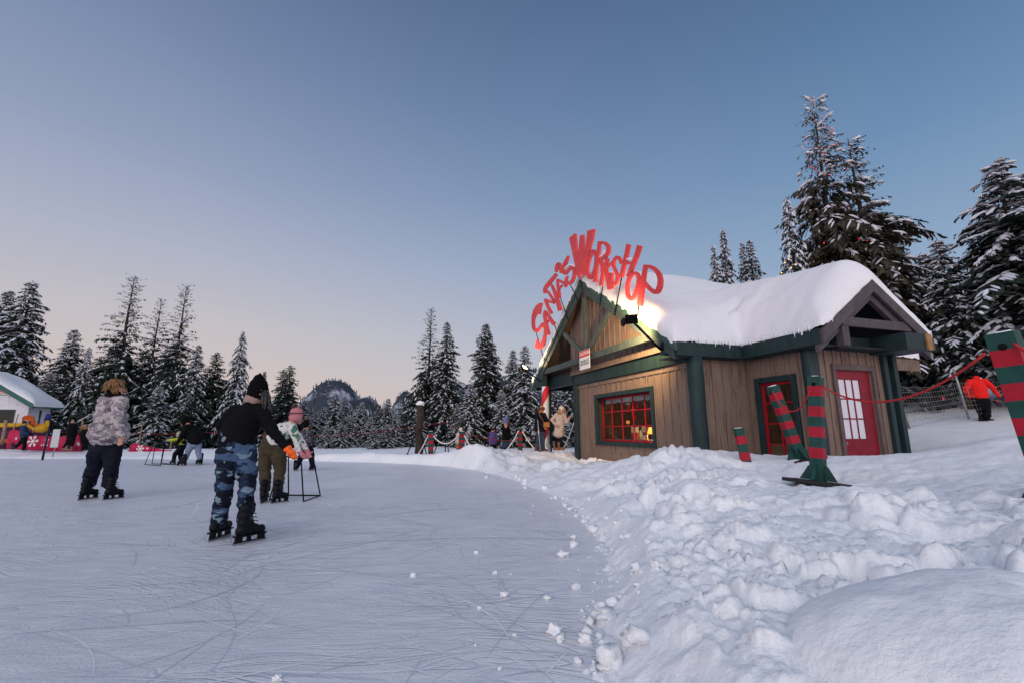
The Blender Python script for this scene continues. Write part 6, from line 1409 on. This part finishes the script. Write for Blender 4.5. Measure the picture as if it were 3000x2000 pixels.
p, J, c = person('woman in beige parka, cream hat and brown boots by the hut corner', 16.5,
 dict(hd=a(2085,245), nk=a(2070,285), sL=a(2010,310), sR=a(2125,315), eL=a(1940,385,-.05), wL=a(2005,455,-.16), fL=a(2020,470,-.16), eR=a(2158,430,-.03), wR=a(2190,370,-.08), fR=a(2205,345,-.1), ch=a(2060,400), hp=a(2045,540), hem=a(2042,585), hL=a(2015,600), hR=a(2075,600), kL=a(2008,690), kR=a(2070,690), aL=a(2008,770), aR=a(2072,765)), [((1629,1318),(1632,1327)),((1643,1317),(1648,1325))],
 z=1, sc_=.96, kind='shoe', jm=cloth('beige_parka', (.46,.37,.34), ), tm=cloth('black_leggings', (.005,.006,.009)), tr_=.78, jr=1.02, hem=.165, face=(.35,-.9,.05), hat=('beanie', mat('cream_knit', (.62,.56,.47), .9)), hair=('long', mat('fair_hair', (.36,.22,.13), .8)), vox=.014, bootm=mat('brown_suede', (.20,.085,.04), .85), jname='parka', collar=mat('fur_trim', (.42,.32,.24), .95))
person('person in long black coat, blue knit hat and jeans in the queue', 18.6,
 dict(hd=a(1290,395), nk=a(1280,440), sL=a(1255,470), sR=a(1310,470,.1), eL=a(1250,560,-.1), wL=a(1300,600,-.15), eR=a(1335,560,.1), wR=a(1345,600,.1), ch=a(1285,550), hp=a(1285,650), hem=a(1285,665), hL=a(1265,690), hR=a(1300,690), kL=a(1260,770), kR=a(1285,770), aL=a(1250,840), aR=a(1275,840)), [((1474,1325),(1480,1326)),((1480,1325),(1487,1326))],
 z=1, sc_=.95, kind='shoe', jm=cloth('black_coat'), tm=cloth('blue_jeans'), face=(.9,.1,0), hat=('beanie', mat('blue_knit', (.13,.15,.32), .9)), vox=.018, bootm=SH, gloves=mat('black_glove'))
person('child in a purple quilted jacket seen from behind in the queue', 19.0,
 dict(hd=a(1105,515), nk=a(1100,555), sL=a(1065,580), sR=a(1125,580), eL=a(1058,650), wL=a(1070,700,.08), eR=a(1150,650), wR=a(1160,710,.08), ch=a(1092,640), hp=a(1095,715), hem=a(1095,715), hL=a(1080,750), hR=a(1115,750), kL=a(1080,800), kR=a(1115,800), aL=a(1080,850), aR=a(1118,850)), [((1440,1326),(1441,1328)),((1447,1326),(1448,1328))],
 z=1, sc_=.82, kind='shoe', jm=cloth('purple_jacket', (.085,.05,.16)), tm=cloth('black_trousers'), face=(.3,.9,0), hair=('short', mat('black_hair')), vox=.018, quilt=(9,.01), bootm=SH, gloves=mat('black_glove'), jr=1.1)
person('toddler in pale coat and orange trousers beside the striped post on the snow mound', 16.4,
 dict(hd=a(632,535), nk=a(622,570), sL=a(590,590), sR=a(640,590), eL=a(585,640), wL=a(590,680,-.05), eR=a(655,640), wR=a(650,680,-.05), ch=a(612,640), hp=a(610,695), hem=a(608,700), hL=a(595,720), hR=a(625,720), kL=a(595,760), kR=a(625,760), aL=a(595,800), aR=a(625,800)), [((1341,1316),(1340,1318)),((1347,1316),(1347,1318))],
 z=1, sc_=.66, kind='shoe', jm=cloth('pale_coat', (.45,.42,.38)), tm=cloth('orange_trousers', (.5,.14,.04)), face=(-.4,-.8,0), hat=('beanie', mat('cream_knit')), vox=.015, bootm=SH, jr=1.1)
# red jacket
a = zz(2600,900,2.4125)
p, J, c = person('man in a bright red jacket and black trousers walking away up the snowy slope', 16.3,
 dict(hd=a(618,478,.08), nk=a(625,505,.04), sL=a(580,525), sR=a(690,520), eL=a(552,580,-.05), wL=a(582,632,.05), eR=a(745,568,-.03), wR=a(785,625,-.06), ch=a(640,560), hp=a(655,630), hem=a(652,618), hL=a(632,655), hR=a(688,655), kL=a(655,730,.1), kR=a(705,725,-.05), aL=a(678,780,.05), aR=a(708,765,-.2)), [((2882,1236),(2884,1232)),((2897,1233),(2899,1228))],
 z=1, sc_=1.0, kind='shoe', jm=cloth('bright_red_jacket', (.75,.012,.010), var=.1), tm=cloth('black_trousers'), face=(-.1,1,-.1), hat=('beanie', mat('black_knit')), vox=.014, bootm=mat('dark_boot', (.012,.012,.016), .6), jr=1.42, tr_=1.32, gloves=mat('black_glove'), collar=mat('red_hood', (.72,.012,.010), .85))
hl_ = empty('helmet', P(2927,1178,16.2), R(20), 'black helmet with a pink strap hanging from the hand of the man in red', 'helmet'); m = MB(); m.ball((0,0,0), .21, 3, (1.0,.55,.75), .03, rot=Matrix.Rotation(.5,3,'Y')); m.build('shell', mat('helmet_black', (.015,.015,.02), .3, spec=.5), hl_); m = MB(); m.tube([(-.16,-.06,.02),(-.26,-.04,.06),(-.3,0,.09)], .02, 6); m.tube([(0,-.03,.12),(-.03,0,.22)], .01, 5); m.build('strap', mat('pink_strap', (.45,.03,.08), .7), hl_)

bpy.data.scenes.remove(BK)
